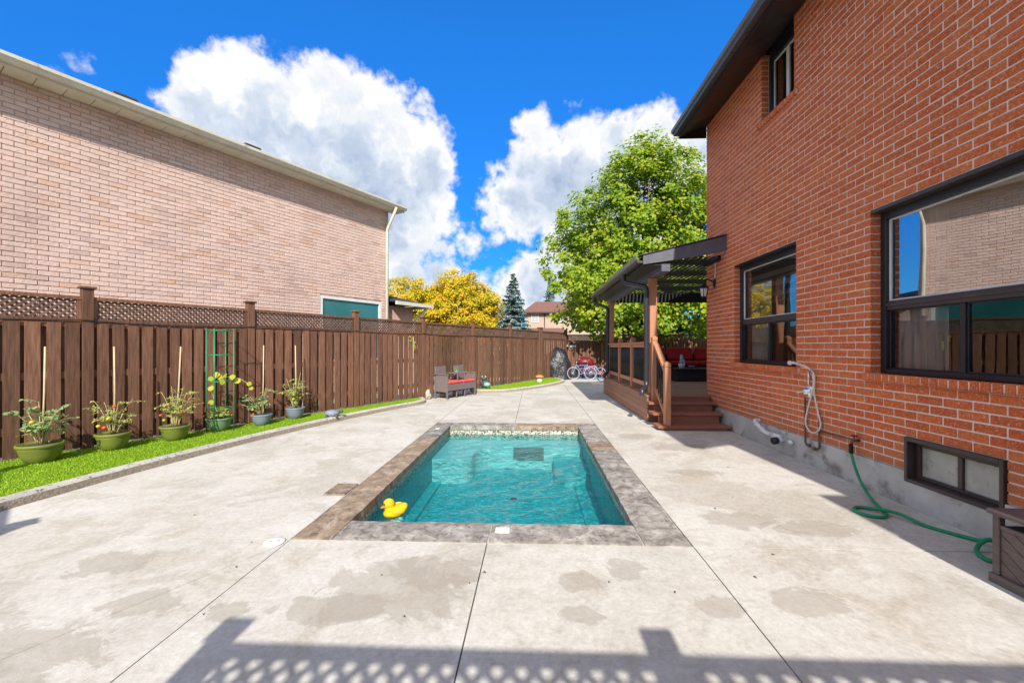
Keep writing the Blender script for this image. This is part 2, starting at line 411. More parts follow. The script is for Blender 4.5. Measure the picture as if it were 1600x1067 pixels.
M = dict(
    concrete=concrete_mat(),
    ground=pm('lawn_soil', (0.05, 0.075, 0.025), (0.09, 0.12, 0.04), 1.5, 0.95, bump=0.5, bscale=25, bdist=0.03),
    joint=pm('joint_dirt', (0.05, 0.045, 0.04), (0.10, 0.09, 0.075), 20, 0.95),
    kerb=pm('kerb_concrete', (0.42, 0.39, 0.34), (0.58, 0.55, 0.49), 5, 0.9, bump=0.7, bscale=70, bdist=0.006, dirt_or_light=((0.16, 0.14, 0.115), 22, 0.56, 0.64)),
    aggregate=pm('exposed_aggregate', (0.22, 0.18, 0.13), (0.46, 0.40, 0.31), 45, 0.95, bump=1.0, bscale=80, bdist=0.012),
    redbrick=brick_mat('rug_red_brick', [(0.0, (0.72, 0.145, 0.042)), (0.35, (0.81, 0.175, 0.052)), (0.7, (0.86, 0.22, 0.072)), (1.0, (0.74, 0.145, 0.046))], (0.93, 0.45, 0.24), 1.0, 85, (0.52, 0.22, 0.12), True),
    redmortar=pm('pink_mortar', (0.74, 0.57, 0.48), (0.86, 0.72, 0.63), 9, 0.95, bump=0.4, bscale=120, dirt_or_light=((0.45, 0.28, 0.22), 6, 0.55, 0.8)),
    pinkbrick=brick_mat('tumbled_pink_brick', [(0.0, (0.60, 0.44, 0.385)), (0.15, (0.70, 0.525, 0.455)), (0.6, (0.75, 0.565, 0.49)), (0.9, (0.71, 0.52, 0.44)), (0.95, (0.69, 0.455, 0.34)), (1.0, (0.58, 0.42, 0.36))], (0.36, 0.225, 0.19), 0.8, 40),
    pinkmortar=pm('grey_mortar', (0.44, 0.34, 0.29), (0.56, 0.45, 0.39), 9, 0.95, bump=0.4, bscale=120),
    parge=pm('parged_foundation', (0.40, 0.39, 0.38), (0.58, 0.57, 0.55), 3.2, 0.9, bump=0.5, bscale=30, bdist=0.006, dirt_or_light=((0.22, 0.20, 0.175), 3.8, 0.50, 0.70), detail=8),
    fence=pm('stained_fence_wood', (0.10, 0.043, 0.026), (0.235, 0.118, 0.072), 3.5, 0.75, bump=0.5, bscale=9, bdist=0.004, stretch=(14, 14, 1), var=0.30, dirt_or_light=((0.30, 0.19, 0.13), 16, 0.68, 0.76)),
    lattice=pm('stained_lattice_wood', (0.10, 0.055, 0.04), (0.20, 0.12, 0.085), 14, 0.8, bump=0.3, bscale=60, var=0.2),
    decking=pm('cedar_brown_decking', (0.30, 0.145, 0.088), (0.40, 0.21, 0.135), 6, 0.6, bump=0.3, bscale=14, bdist=0.002, stretch=(8, 1, 8), var=0.12),
    deckpost=pm('cedar_brown_post', (0.44, 0.19, 0.098), (0.54, 0.26, 0.145), 5, 0.55, bump=0.3, bscale=10, bdist=0.002, stretch=(9, 9, 1), var=0.08),
    tread=pm('dark_red_brown_tread', (0.25, 0.10, 0.062), (0.34, 0.145, 0.095), 6, 0.6, bump=0.2, bscale=14, stretch=(1, 8, 8), var=0.08),
    black=pm('black_metal', (0.010, 0.010, 0.012), (0.018, 0.018, 0.022), 4, 0.42, bump=0.05, spec=0.5),
    charcoal=pm('charcoal_aluminium', (0.022, 0.023, 0.03), (0.035, 0.036, 0.046), 5, 0.34, bump=0.04, spec=0.6),
    slate=pm('lit_charcoal_aluminium', (0.085, 0.09, 0.115), (0.12, 0.125, 0.155), 5, 0.4, bump=0.04, spec=0.6),  # charcoal aluminium lightened for the sun and sky sheen on fascia and beam
    soffit=pm('dark_brown_soffit', (0.022, 0.015, 0.016), (0.034, 0.022, 0.022), 4, 0.4, bump=0.05, spec=0.5, var=0.15),
    gutterdark=pm('brown_gutter', (0.05, 0.044, 0.042), (0.075, 0.068, 0.066), 4, 0.3, bump=0.05, spec=0.7),
    frame=pm('black_window_frame', (0.014, 0.012, 0.016), (0.024, 0.02, 0.024), 6, 0.38, bump=0.05, spec=0.5),
    brownframe=pm('brown_window_cap', (0.045, 0.03, 0.028), (0.06, 0.042, 0.038), 5, 0.4, bump=0.05, spec=0.5),
    white=pm('white_vinyl', (0.66, 0.67, 0.66), (0.76, 0.77, 0.76), 5, 0.45, bump=0.05),
    cream=pm('cream_aluminium', (0.66, 0.61, 0.47), (0.76, 0.72, 0.60), 3, 0.45, bump=0.05),
    ivory=pm('ivory_gutter', (0.62, 0.58, 0.46), (0.74, 0.71, 0.60), 6, 0.4, bump=0.05, dirt_or_light=((0.36, 0.33, 0.25), 7, 0.6, 0.75)),
    shingle=pm('grey_shingle', (0.045, 0.045, 0.052), (0.085, 0.085, 0.095), 14, 0.95, bump=0.6, bscale=90, bdist=0.01, var=0.3),
    redshingle=pm('red_brown_shingle', (0.16, 0.075, 0.06), (0.24, 0.12, 0.095), 9, 0.95, bump=0.5, bscale=50, bdist=0.01),
    stucco=pm('beige_brick_far', (0.44, 0.33, 0.25), (0.54, 0.42, 0.33), 4, 0.9, bump=0.2),
    glass=glass_mat('window_glass', 5.6, (0.96, 0.97, 0.97)),
    clearglass=glass_mat('clear_glass', 3.3, (0.97, 0.98, 0.98)),
    darkglass=glass_mat('screened_glass', 2.3, (0.8, 0.82, 0.84)),
    tealglass=pm('teal_tinted_glass', (0.02, 0.15, 0.16), (0.035, 0.20, 0.205), 1.2, 0.15, bump=0, spec=0.6),
    paleglass=pm('ground_reflection_glass', (0.30, 0.31, 0.29), (0.46, 0.46, 0.43), 5, 0.22, bump=0, spec=0.6, dirt_or_light=((0.16, 0.165, 0.16), 9, 0.55, 0.75)),  # pale greys paint in the ground reflected by the panes
    room=pm('room_paint', (0.42, 0.39, 0.35), (0.48, 0.45, 0.41), 2, 0.9, bump=0),
    curtain=pm('white_voile', (0.80, 0.81, 0.83), (0.88, 0.88, 0.90), 14, 0.9, bump=0.2, bscale=50),
    blind=pm('grey_blind', (0.36, 0.365, 0.38), (0.42, 0.425, 0.44), 8, 0.8, bump=0),
    shell=pm('turquoise_gelcoat', (0.006, 0.36, 0.40), (0.014, 0.45, 0.49), 3, 0.5, bump=0.1, dirt_or_light=((0.03, 0.60, 0.63), 22, 0.50, 0.60)),  # paler mottle painted in for sunlit ripples on the pool floor
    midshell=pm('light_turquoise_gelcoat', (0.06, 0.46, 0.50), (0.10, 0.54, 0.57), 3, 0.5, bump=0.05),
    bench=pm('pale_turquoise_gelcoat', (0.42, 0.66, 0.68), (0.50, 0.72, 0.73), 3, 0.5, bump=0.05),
    tile=tile_mat(),
    grille=pm('grey_grille', (0.10, 0.17, 0.18), (0.16, 0.24, 0.25), 40, 0.6, bump=0.3),
    water=water_mat(),
    brownstone=stone_mat('brown_coping_stone', (0.15, 0.105, 0.07), (0.29, 0.215, 0.15), (0.43, 0.355, 0.28)),
    greystone=stone_mat('grey_coping_stone', (0.12, 0.105, 0.09), (0.31, 0.28, 0.25), (0.50, 0.465, 0.43)),
    grout=pm('pale_grout', (0.50, 0.46, 0.38), (0.62, 0.58, 0.50), 14, 0.95),
    turf=leaf_mat('synthetic_turf', [(0.15, (0.14, 0.26, 0.008)), (0.5, (0.28, 0.45, 0.014)), (0.85, (0.44, 0.58, 0.05))], 0.25),
    turfbase=pm('turf_backing', (0.13, 0.26, 0.01), (0.22, 0.40, 0.015), 30, 0.9, bump=0.6, bscale=120, bdist=0.01),
    maple=leaf_mat('maple_leaf', [(0.15, (0.085, 0.18, 0.010)), (0.38, (0.21, 0.35, 0.015)), (0.58, (0.35, 0.47, 0.022)), (0.80, (0.54, 0.52, 0.035)), (0.94, (0.56, 0.33, 0.04))], 0.44),
    locust=leaf_mat('yellow_locust_leaf', [(0.26, (0.22, 0.32, 0.015)), (0.42, (0.60, 0.48, 0.015)), (0.6, (0.84, 0.59, 0.015)), (0.9, (0.86, 0.47, 0.02))], 0.46),
    darkleaf=leaf_mat('deep_green_leaf', [(0.2, (0.03, 0.07, 0.012)), (0.6, (0.06, 0.14, 0.02)), (0.9, (0.12, 0.22, 0.03))], 0.3),
    spruce=leaf_mat('blue_spruce_needle', [(0.2, (0.10, 0.16, 0.15)), (0.6, (0.20, 0.29, 0.28)), (0.9, (0.32, 0.40, 0.39))], 0.15),
    tomleaf=leaf_mat('tomato_leaf', [(0.15, (0.12, 0.24, 0.05)), (0.4, (0.28, 0.38, 0.07)), (0.62, (0.46, 0.47, 0.11)), (0.9, (0.60, 0.48, 0.20))], 0.35),
    blueleaf=leaf_mat('grey_green_leaf', [(0.15, (0.11, 0.23, 0.08)), (0.5, (0.25, 0.40, 0.17)), (0.75, (0.42, 0.50, 0.20)), (0.95, (0.55, 0.50, 0.20))], 0.35),
    paleleaf=leaf_mat('yellow_green_leaf', [(0.2, (0.35, 0.45, 0.03)), (0.6, (0.55, 0.55, 0.04)), (0.9, (0.65, 0.55, 0.05))], 0.4),
    stem=pm('dry_stem', (0.46, 0.40, 0.17), (0.60, 0.52, 0.27), 20, 0.8),
    bark=pm('grey_brown_bark', (0.07, 0.055, 0.045), (0.14, 0.115, 0.095), 8, 0.95, bump=0.8, bscale=10, bdist=0.02, stretch=(3, 3, 0.6)),
    greenpot=pm('olive_green_pot', (0.165, 0.20, 0.035), (0.21, 0.245, 0.05), 3, 0.45, bump=0.04, dirt_or_light=((0.25, 0.22, 0.10), 9, 0.66, 0.8)),
    sagepot=pm('sage_green_pot', (0.14, 0.24, 0.13), (0.19, 0.30, 0.17), 3, 0.45, bump=0.04),
    bluepot=pm('slate_blue_pot', (0.17, 0.21, 0.27), (0.24, 0.28, 0.34), 4, 0.45, bump=0.05),
    soil=pm('potting_soil', (0.045, 0.033, 0.025), (0.10, 0.08, 0.065), 60, 1, bump=0.9, bscale=90, bdist=0.01),
    cane=pm('bamboo_cane', (0.52, 0.40, 0.22), (0.66, 0.54, 0.33), 9, 0.6, bump=0.1),
    tomato=pm('tomato_red', (0.55, 0.07, 0.012), (0.66, 0.13, 0.015), 8, 0.3, bump=0),
    tomgreen=pm('tomato_yellow', (0.55, 0.42, 0.03), (0.62, 0.52, 0.06), 8, 0.3, bump=0),
    greenwire=pm('green_coated_wire', (0.02, 0.22, 0.09), (0.03, 0.30, 0.13), 9, 0.4, bump=0),
    hose=pm('green_rubber_hose', (0.008, 0.23, 0.105), (0.012, 0.30, 0.14), 12, 0.38, bump=0.15, bscale=200, bdist=0.001),
    wicker=pm('brown_wicker', (0.14, 0.112, 0.112), (0.22, 0.18, 0.175), 60, 0.6, bump=0.9, bscale=120, bdist=0.006),
    redcloth=pm('coral_red_cushion', (0.62, 0.075, 0.07), (0.72, 0.12, 0.10), 9, 0.85, bump=0.2),
    deepred=pm('deep_red_cushion', (0.27, 0.008, 0.010), (0.34, 0.013, 0.014), 7, 0.85, bump=0.2),
    darkfabric=pm('black_wicker', (0.015, 0.013, 0.016), (0.03, 0.026, 0.03), 40, 0.6, bump=0.5),
    ducky=pm('yellow_vinyl', (0.78, 0.46, 0.004), (0.84, 0.56, 0.008), 3, 0.28, bump=0, coat=0.3),
    orange=pm('orange_vinyl', (0.72, 0.16, 0.01), (0.76, 0.22, 0.015), 3, 0.3, bump=0),
    chrome=pm('chrome', (0.70, 0.70, 0.70), (0.80, 0.80, 0.80), 5, 0.28, metal=0.85, bump=0),
    steel=pm('braided_steel_hose', (0.62, 0.58, 0.54), (0.78, 0.74, 0.70), 60, 0.35, metal=0.4, bump=0.4, bscale=250, bdist=0.001),
    copper=pm('weathered_copper', (0.13, 0.085, 0.07), (0.20, 0.13, 0.10), 14, 0.5, metal=0.5, bump=0.1),
    pvc=pm('white_pvc', (0.70, 0.71, 0.74), (0.80, 0.80, 0.82), 6, 0.35, bump=0),
    boxbrown=pm('grey_brown_resin', (0.115, 0.085, 0.08), (0.17, 0.13, 0.12), 5, 0.6, bump=0.4, bscale=12, bdist=0.002, stretch=(2, 2, 14), var=0.1),
    rock=pm('pale_limestone', (0.40, 0.35, 0.27), (0.60, 0.54, 0.43), 9, 0.9, bump=0.7, bscale=30, bdist=0.01),
    bronze=pm('dark_bronze_resin', (0.04, 0.05, 0.055), (0.10, 0.12, 0.13), 20, 0.4, bump=0.3),
    verdigris=pm('verdigris_resin', (0.20, 0.36, 0.33), (0.34, 0.50, 0.46), 20, 0.5, bump=0.2),
    tarp=pm('black_tarpaulin', (0.016, 0.016, 0.02), (0.035, 0.035, 0.042), 5, 0.35, bump=0.8, bscale=5, bdist=0.08, spec=0.6),
    rubber=pm('black_rubber', (0.012, 0.012, 0.012), (0.02, 0.02, 0.02), 9, 0.7, bump=0),
    bikeblue=pm('pale_blue_enamel', (0.07, 0.26, 0.48), (0.10, 0.32, 0.55), 4, 0.3, bump=0, coat=0.5),
    bikewhite=pm('white_lilac_enamel', (0.34, 0.29, 0.40), (0.44, 0.38, 0.50), 4, 0.3, bump=0, coat=0.5),
    bikepink=pm('pink_enamel', (0.62, 0.12, 0.22), (0.70, 0.18, 0.28), 4, 0.3, bump=0, coat=0.5),
    darkred=pm('dark_red_plastic', (0.15, 0.010, 0.014), (0.20, 0.015, 0.02), 4, 0.4, bump=0),
    terracotta=pm('terracotta_cap', (0.50, 0.20, 0.07), (0.60, 0.26, 0.10), 9, 0.7, bump=0.2),
    lampglass=pm('frosted_lamp_glass', (0.55, 0.53, 0.48), (0.66, 0.64, 0.58), 9, 0.25, bump=0.2),
    ink=pm('grey_print', (0.10, 0.10, 0.10), (0.14, 0.14, 0.14), 9, 0.8, bump=0),
    dryleaf=pm('dry_leaf', (0.09, 0.06, 0.035), (0.16, 0.11, 0.06), 30, 0.9, bump=0, var=0.4),
)


# ------------------------------------------------------------------ mesh helpers
def tag(o, label=None, cat=None, group=None, kind=None):
    for k, v in (('label', label), ('category', cat), ('group', group), ('kind', kind)):
        if v:
            o[k] = v
    return o


def thing(name, loc, label, cat, group=None):
    e = bpy.data.objects.new(name, None)
    e.empty_display_size = 0.1
    COL.objects.link(e)
    e.location = loc
    return tag(e, label, cat, group)


ROOT_LOC = {}


def link(name, me, parent=None, loc=(0, 0, 0)):
    o = bpy.data.objects.new(name, me)
    COL.objects.link(o)
    o.location = loc
    if parent is not None:
        o.parent = parent
        w = Matrix.Identity(4)
        p = parent
        chain = []
        while p is not None:
            chain.append(p)
            p = p.parent
        w = Matrix.Identity(4)
        for p in reversed(chain):
            w = w @ p.matrix_parent_inverse @ p.matrix_basis
        o.matrix_parent_inverse = w.inverted()
    return o


class MB:
    def __init__(self, M_=None):
        self.v, self.f, self.M = [], [], M_

    def add(self, vs, fs):
        k = len(self.v)
        for p in vs:
            p = Vector(p)
            self.v.append(self.M @ p if self.M else p)
        self.f += [tuple(i + k for i in f) for f in fs]
        return self

    def box(self, x0, x1, y0, y1, z0, z1, c=0.0):
        if c <= 0:
            vs = [(x, y, z) for z in (z0, z1) for y in (y0, y1) for x in (x0, x1)]
            return self.add(vs, [(0, 2, 3, 1), (4, 5, 7, 6), (0, 1, 5, 4), (2, 6, 7, 3), (0, 4, 6, 2), (1, 3, 7, 5)])
        vs, idx = [], {}
        X, Y, Z = (x0, x1), (y0, y1), (z0, z1)
        for i in (0, 1):
            for j in (0, 1):
                for k in (0, 1):
                    sx, sy, sz = (1 - 2 * i) * c, (1 - 2 * j) * c, (1 - 2 * k) * c
                    for a, p in enumerate(((X[i], Y[j] + sy, Z[k] + sz), (X[i] + sx, Y[j], Z[k] + sz), (X[i] + sx, Y[j] + sy, Z[k]))):
                        idx[i, j, k, a] = len(vs)
                        vs.append(p)
        fs = []
        for s in (0, 1):
            fs.append([idx[s, a, b, 0] for a, b in ((0, 0), (1, 0), (1, 1), (0, 1))][::(-1 if s == 0 else 1)])
            fs.append([idx[a, s, b, 1] for a, b in ((0, 0), (1, 0), (1, 1), (0, 1))][::(1 if s == 0 else -1)])
            fs.append([idx[a, b, s, 2] for a, b in ((0, 0), (1, 0), (1, 1), (0, 1))][::(-1 if s == 0 else 1)])
        for a in (0, 1):
            for b in (0, 1):
                fs.append([idx[a, b, 0, 0], idx[a, b, 0, 1], idx[a, b, 1, 1], idx[a, b, 1, 0]])
                fs.append([idx[a, 0, b, 0], idx[a, 0, b, 2], idx[a, 1, b, 2], idx[a, 1, b, 0]])
                fs.append([idx[0, a, b, 1], idx[0, a, b, 2], idx[1, a, b, 2], idx[1, a, b, 1]])
        for key in [(i, j, k) for i in (0, 1) for j in (0, 1) for k in (0, 1)]:
            fs.append([idx[(*key, a)] for a in range(3)])
        return self.add(vs, fs)

    def bar(self, a, b, w, h, up=(0, 0, 1)):
        a, b = Vector(a), Vector(b)
        d = (b - a).normalized()
        up = Vector(up)
        if abs(d.dot(up)) > 0.98:
            up = Vector((1, 0, 0))
        s = d.cross(up).normalized() * (w / 2)
        t = s.cross(d).normalized() * (h / 2)
        vs = [p + sx * s + tz * t for p in (a, b) for sx, tz in ((-1, -1), (1, -1), (1, 1), (-1, 1))]
        return self.add(vs, [(0, 3, 2, 1), (4, 5, 6, 7), (0, 1, 5, 4), (1, 2, 6, 5), (2, 3, 7, 6), (3, 0, 4, 7)])

    def tube(self, pts, r, n=8, cap=True):
        pts = [Vector(p) for p in pts]
        rs = r if isinstance(r, (list, tuple)) else [r] * len(pts)
        vs, fs = [], []
        ref = None
        for i, p in enumerate(pts):
            d = (pts[min(i + 1, len(pts) - 1)] - pts[max(i - 1, 0)]).normalized()
            if ref is None:
                ref = d.orthogonal().normalized()
            ref = (ref - d * ref.dot(d)).normalized()
            bi = d.cross(ref)
            for k in range(n):
                a = 2 * math.pi * k / n
                vs.append(p + (ref * math.cos(a) + bi * math.sin(a)) * rs[i])
        for i in range(len(pts) - 1):
            for k in range(n):
                k2 = (k + 1) % n
                fs.append((i * n + k, i * n + k2, (i + 1) * n + k2, (i + 1) * n + k))
        if cap:
            fs.append(tuple(range(n))[::-1])
            fs.append(tuple((len(pts) - 1) * n + k for k in range(n)))
        return self.add(vs, fs)

    def lathe(self, prof, c=(0, 0, 0), n=24, sx=1, sy=1):
        vs, fs = [], []
        for r, z in prof:
            for k in range(n):
                a = 2 * math.pi * k / n
                vs.append((c[0] + sx * r * math.cos(a), c[1] + sy * r * math.sin(a), c[2] + z))
        for i in range(len(prof) - 1):
            for k in range(n):
                k2 = (k + 1) % n
                fs.append((i * n + k, i * n + k2, (i + 1) * n + k2, (i + 1) * n + k))
        fs.append(tuple(range(n))[::-1])
        fs.append(tuple((len(prof) - 1) * n + k for k in range(n)))
        return self.add(vs, fs)

    def ball(self, c, r, n=12, sx=1, sy=1, sz=1):
        prof = [(max(1e-3, r * math.sin(math.pi * i / n)), -r * math.cos(math.pi * i / n) * sz) for i in range(n + 1)]
        return self.lathe(prof, c, n * 2, sx, sy)

    def prism(self, poly, z0, z1):
        n = len(poly)
        ar = sum(poly[i][0] * poly[(i + 1) % n][1] - poly[(i + 1) % n][0] * poly[i][1] for i in range(n))
        if ar < 0:
            poly = poly[::-1]
        vs = [(x, y, z0) for x, y in poly] + [(x, y, z1) for x, y in poly]
        return self.add(vs, [tuple(range(n))[::-1], tuple(range(n, 2 * n))] + [(i, (i + 1) % n, n + (i + 1) % n, n + i) for i in range(n)])

    def mesh(self, name, mat, smooth=False):
        me = bpy.data.meshes.new(name)
        me.from_pydata([tuple(v) for v in self.v], [], self.f)
        me.materials.append(M[mat])
        if smooth:
            me.polygons.foreach_set('use_smooth', [True] * len(me.polygons))
        me.update()
        return me

    def build(self, name, mat, parent=None, smooth=False):
        return link(name, self.mesh(name, mat, smooth), parent)


def mesh_np(name, verts, faces, mat, smooth=False):
    """big meshes straight from arrays; faces is (n, k)"""
    me = bpy.data.meshes.new(name)
    nf, k = faces.shape
    me.vertices.add(len(verts))
    me.vertices.foreach_set('co', np.asarray(verts, np.float32).ravel())
    me.loops.add(nf * k)
    me.loops.foreach_set('vertex_index', faces.astype(np.int32).ravel())
    me.polygons.add(nf)
    me.polygons.foreach_set('loop_start', np.arange(0, nf * k, k, dtype=np.int32))
    me.polygons.foreach_set('loop_total', np.full(nf, k, np.int32))
    if smooth:
        me.polygons.foreach_set('use_smooth', np.ones(nf, bool))
    me.materials.append(M[mat])
    me.update(calc_edges=True)
    me.validate()
    return me


def proj(p):
    x, y = p[0] - cam.location.x, p[1] - cam.location.y
    c, s = math.cos(YAW), math.sin(YAW)
    v = -x * s + y * c
    if v < 0.05:
        return None
    return CX + F_PX * (x * c + y * s) / v, CY - F_PX * (p[2] - CAM_H) / v


def frame_matrix(p, d):
    """local x along d (horizontal), local y to the left of d, z up, origin p"""
    d = Vector((d[0], d[1], 0)).normalized()
    t = Vector((-d.y, d.x, 0))
    return Matrix(((d.x, t.x, 0, p[0]), (d.y, t.y, 0, p[1]), (0, 0, 1, p[2] if len(p) > 2 else 0), (0, 0, 0, 1)))


def structure(o):
    return tag(o, kind='structure')


# ------------------------------------------------------------------ the ground, patio, grass
PX0, PX1, PY0, PY1 = -1.635, 1.04, 2.71, 6.955      # outside of the coping
IX0, IX1, IY0, IY1 = -1.375, 0.745, 2.985, 6.66     # inside of the pool
mb = MB()
B = 400
for x0, x1, y0, y1 in ((-B, PX0 + 0.1, -B, B), (PX1 - 0.1, B, -B, B), (PX0 + 0.1, PX1 - 0.1, -B, PY0 + 0.1), (PX0 + 0.1, PX1 - 0.1, PY1 - 0.1, B)):
    mb.add([(x0, y0, -0.11), (x1, y0, -0.11), (x1, y1, -0.11), (x0, y1, -0.11)], [(0, 1, 2, 3)])
structure(mb.build('ground', 'ground'))

WALL_X = 3.06
patio = MB()
for x0, x1, y0, y1 in ((-7.2, PX0 + 0.1, -5, 17.4), (PX1 - 0.1, WALL_X + 0.1, -5, 17.4), (PX0 + 0.1, PX1 - 0.1, -5, PY0 + 0.1), (PX0 + 0.1, PX1 - 0.1, PY1 - 0.1, 17.4)):
    patio.add([(x0, y0, -0.02), (x1, y0, -0.02), (x1, y1, -0.02), (x0, y1, -0.02)], [(0, 1, 2, 3)])
patio = structure(patio.build('patio', 'joint'))


def slab(poly, gap=0.0035):
    c = Vector((sum(p[0] for p in poly) / len(poly), sum(p[1] for p in poly) / len(poly)))
    n = len(poly)
    ins = []
    for i in range(n):
        p0, p1, p2 = (Vector(poly[k % n]) for k in (i - 1, i, i + 1))
        a, b = (p0 - p1).normalized(), (p2 - p1).normalized()
        s = abs(a.x * b.y - a.y * b.x)
        ins.append(tuple(p1 + (a + b) * (gap / max(s, 0.2))))
    MB().prism(ins, -0.10, 0.0).build('slab', 'concrete', patio)


XL, XM, XR = -1.637, -0.305, 1.042
ROWS = [-5, 2.708, 6.957, 11.4, 17.3]
for i in range(4):
    y0, y1 = ROWS[i], ROWS[i + 1]
    if i == 0:
        slab([(-5.83, y0), (XL, y0), (XL, 2.66)], 0.0025)
        slab([(-7.2, y0), (-5.83, y0), (XL, 2.66), (XL, y1), (-7.2, y1)], 0.0025)
    else:
        slab([(-7.2, y0), (XL, y0), (XL, y1), (-7.2, y1)])
    if i != 1:
        slab([(XL, y0), (XM, y0), (XM, y1), (XL, y1)])
        slab([(XM, y0), (XR, y0), (XR, y1), (XM, y1)])
    slab([(XR, y0), (WALL_X - 0.015, y0), (WALL_X - 0.015, y1), (XR, y1)])

# fence line on the left: a point, its direction and the post stations
FP = (-5.375, 4.733)
FD = (0.4624, 0.8867)


def on_fence(s, t=0.0):        # t > 0 on the patio side
    return (FP[0] + FD[0] * s + FD[1] * t, FP[1] + FD[1] * s - FD[0] * t)


def smooth_line(pts, k=6):
    out = []
    n = len(pts)
    for i in range(n - 1):
        p0, p1, p2, p3 = (Vector(pts[max(0, min(n - 1, i + j))]) for j in (-1, 0, 1, 2))
        for s in range(k):
            t = s / k
            out.append(0.5 * ((2 * p1) + (p2 - p0) * t + (2 * p0 - 5 * p1 + 4 * p2 - p3) * t * t + (3 * p1 - p0 - 3 * p2 + p3) * t ** 3))
    out.append(Vector(pts[-1]))
    return out


def kerb(line, w, h, label):
    """concrete edging whose outer foot follows the line; the grass lies to its left"""
    L = smooth_line(line)
    vs, fs = [], []
    inner = []
    for i, p in enumerate(L):
        d = (L[min(i + 1, len(L) - 1)] - L[max(i - 1, 0)]).normalized()
        n = Vector((-d.y, d.x))
        j = 0.006 * mnoise.noise(Vector((p.x * 3, p.y * 3, 0)))
        q = p + n * w
        inner.append(q)
        prof = [(p + n * j, 0.0), (p + n * (0.008 + j), h - 0.02), (p + n * (0.028 + j), h), (q - n * 0.01, h), (q, h - 0.01), (q, -0.05)]
        vs += [(a.x, a.y, z + 0.004 * mnoise.noise(Vector((p.x * 5, p.y * 5, k * 3.1)))) for k, (a, z) in enumerate(prof)]
    m = 6
    for i in range(len(L) - 1):
        for k in range(m - 1):
            fs.append((i * m + k, (i + 1) * m + k, (i + 1) * m + k + 1, i * m + k + 1))
    for e in (0, len(L) - 1):
        fs.append(tuple(e * m + k for k in range(m)))
    o = MB().add(vs, fs).build('kerb', 'kerb')
    o.data.materials.append(M['aggregate'])
    for i_, pl_ in enumerate(o.data.polygons):
        if i_ < (len(L) - 1) * (m - 1) and i_ % (m - 1) == 0:
            pl_.material_index = 1
    structure(o)
    return inner


def grass_area(poly, z, name, label, n_blades):
    base = MB().prism(poly, -0.05, z).build(name, 'turfbase')
    structure(base)
    P = np.array(poly)
    lo, hi = P.min(0), P.max(0)
    pts = rng.uniform(lo, hi, (n_blades * 4, 2))
    x, y = pts[:, 0], pts[:, 1]
    inside = np.zeros(len(pts), bool)
    j = len(P) - 1
    for i in range(len(P)):
        cond = ((P[i, 1] > y) != (P[j, 1] > y)) & (x < (P[j, 0] - P[i, 0]) * (y - P[i, 1]) / (P[j, 1] - P[i, 1] + 1e-9) + P[i, 0])
        inside ^= cond
        j = i
    pts = pts[inside][:n_blades]
    n = len(pts)
    a = rng.uniform(0, 2 * np.pi, n)
    h = rng.uniform(0.010, 0.022, n)
    w = rng.uniform(0.003, 0.006, n)
    lean = rng.uniform(0.0, 0.016, n)
    la = rng.uniform(0, 2 * np.pi, n)
    b = np.column_stack([pts, np.full(n, z - 0.002)])
    off = np.column_stack([np.cos(a) * w, np.sin(a) * w, np.zeros(n)])
    tip = b + np.column_stack([np.cos(la) * lean, np.sin(la) * lean, h])
    V = np.stack([b - off, b + off, tip], 1).reshape(-1, 3)
    o = link('turf_grass', mesh_np('turf_grass', V, np.arange(3 * n).reshape(-1, 3), 'turf'))
    tag(o, label, 'grass', kind='stuff')


k1 = [(-4.35, 1.3), (-4.27, 2.2), (-4.20, 3.07), (-4.09, 4.06), (-3.86, 5.3), (-3.60, 6.3), (-3.22, 7.5), (-2.78, 8.55), (-2.52, 9.1), (-2.50, 9.5), (-2.68, 9.85), (-2.92, 9.98)]
in1 = kerb(k1, 0.12, 0.085, 'left')
grass1 = [tuple(p) for p in in1] + [on_fence(5.75, 0.0), on_fence(-4.4, 0.0), (-5.6, 1.3)]
grass_area(grass1, 0.078, 'lawn_strip', 'bright green synthetic turf along the brown fence by the potted plants', 90000)
k2 = [(-1.80, 11.75), (-1.62, 11.45), (-1.2, 11.45), (-0.62, 11.72), (0.3, 13.0), (0.85, 14.1), (1.15, 15.0), (1.05, 15.9), (0.75, 16.5)]
in2 = kerb(k2, 0.12, 0.09, 'far')
grass2 = [tuple(p) for p in in2] + [on_fence(13.0, 0.0), on_fence(8.2, 0.0)]
grass_area(grass2, 0.08, 'lawn_strip', 'small far wedge of synthetic turf by the fence behind the wicker seats', 24000)

# ------------------------------------------------------------------ the pool
pool = thing('swimming_pool', ((IX0 + IX1) / 2, (IY0 + IY1) / 2, -0.95), 'small turquoise plunge pool with rough stone coping set in the patio', 'pool')
ZW, ZF = -0.125, -0.56
mb = MB()
w = 0.004
pts = [(IX0, IY0), (IX1, IY0), (IX1, IY1), (IX0, IY1)]
vs = [(x, y, z) for z in (-0.20, ZF) for x, y in pts]
mb.add(vs, [(0, 4, 5, 1), (1, 5, 6, 2), (2, 6, 7, 3), (3, 7, 4, 0), (4, 7, 6, 5)][::1])
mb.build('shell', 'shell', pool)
mb = MB()
vs = [(x, y, z) for z in (-0.045, -0.20) for x, y in pts]
mb.add(vs, [(0, 4, 5, 1), (1, 5, 6, 2), (2, 6, 7, 3), (3, 7, 4, 0)])
mb.build('tile_band', 'tile', pool)


def arc(cx, cy, r, a0, a1, n=8):
    return [(cx + r * math.cos(R(a0 + (a1 - a0) * i / n)), cy + r * math.sin(R(a0 + (a1 - a0) * i / n))) for i in range(n + 1)]


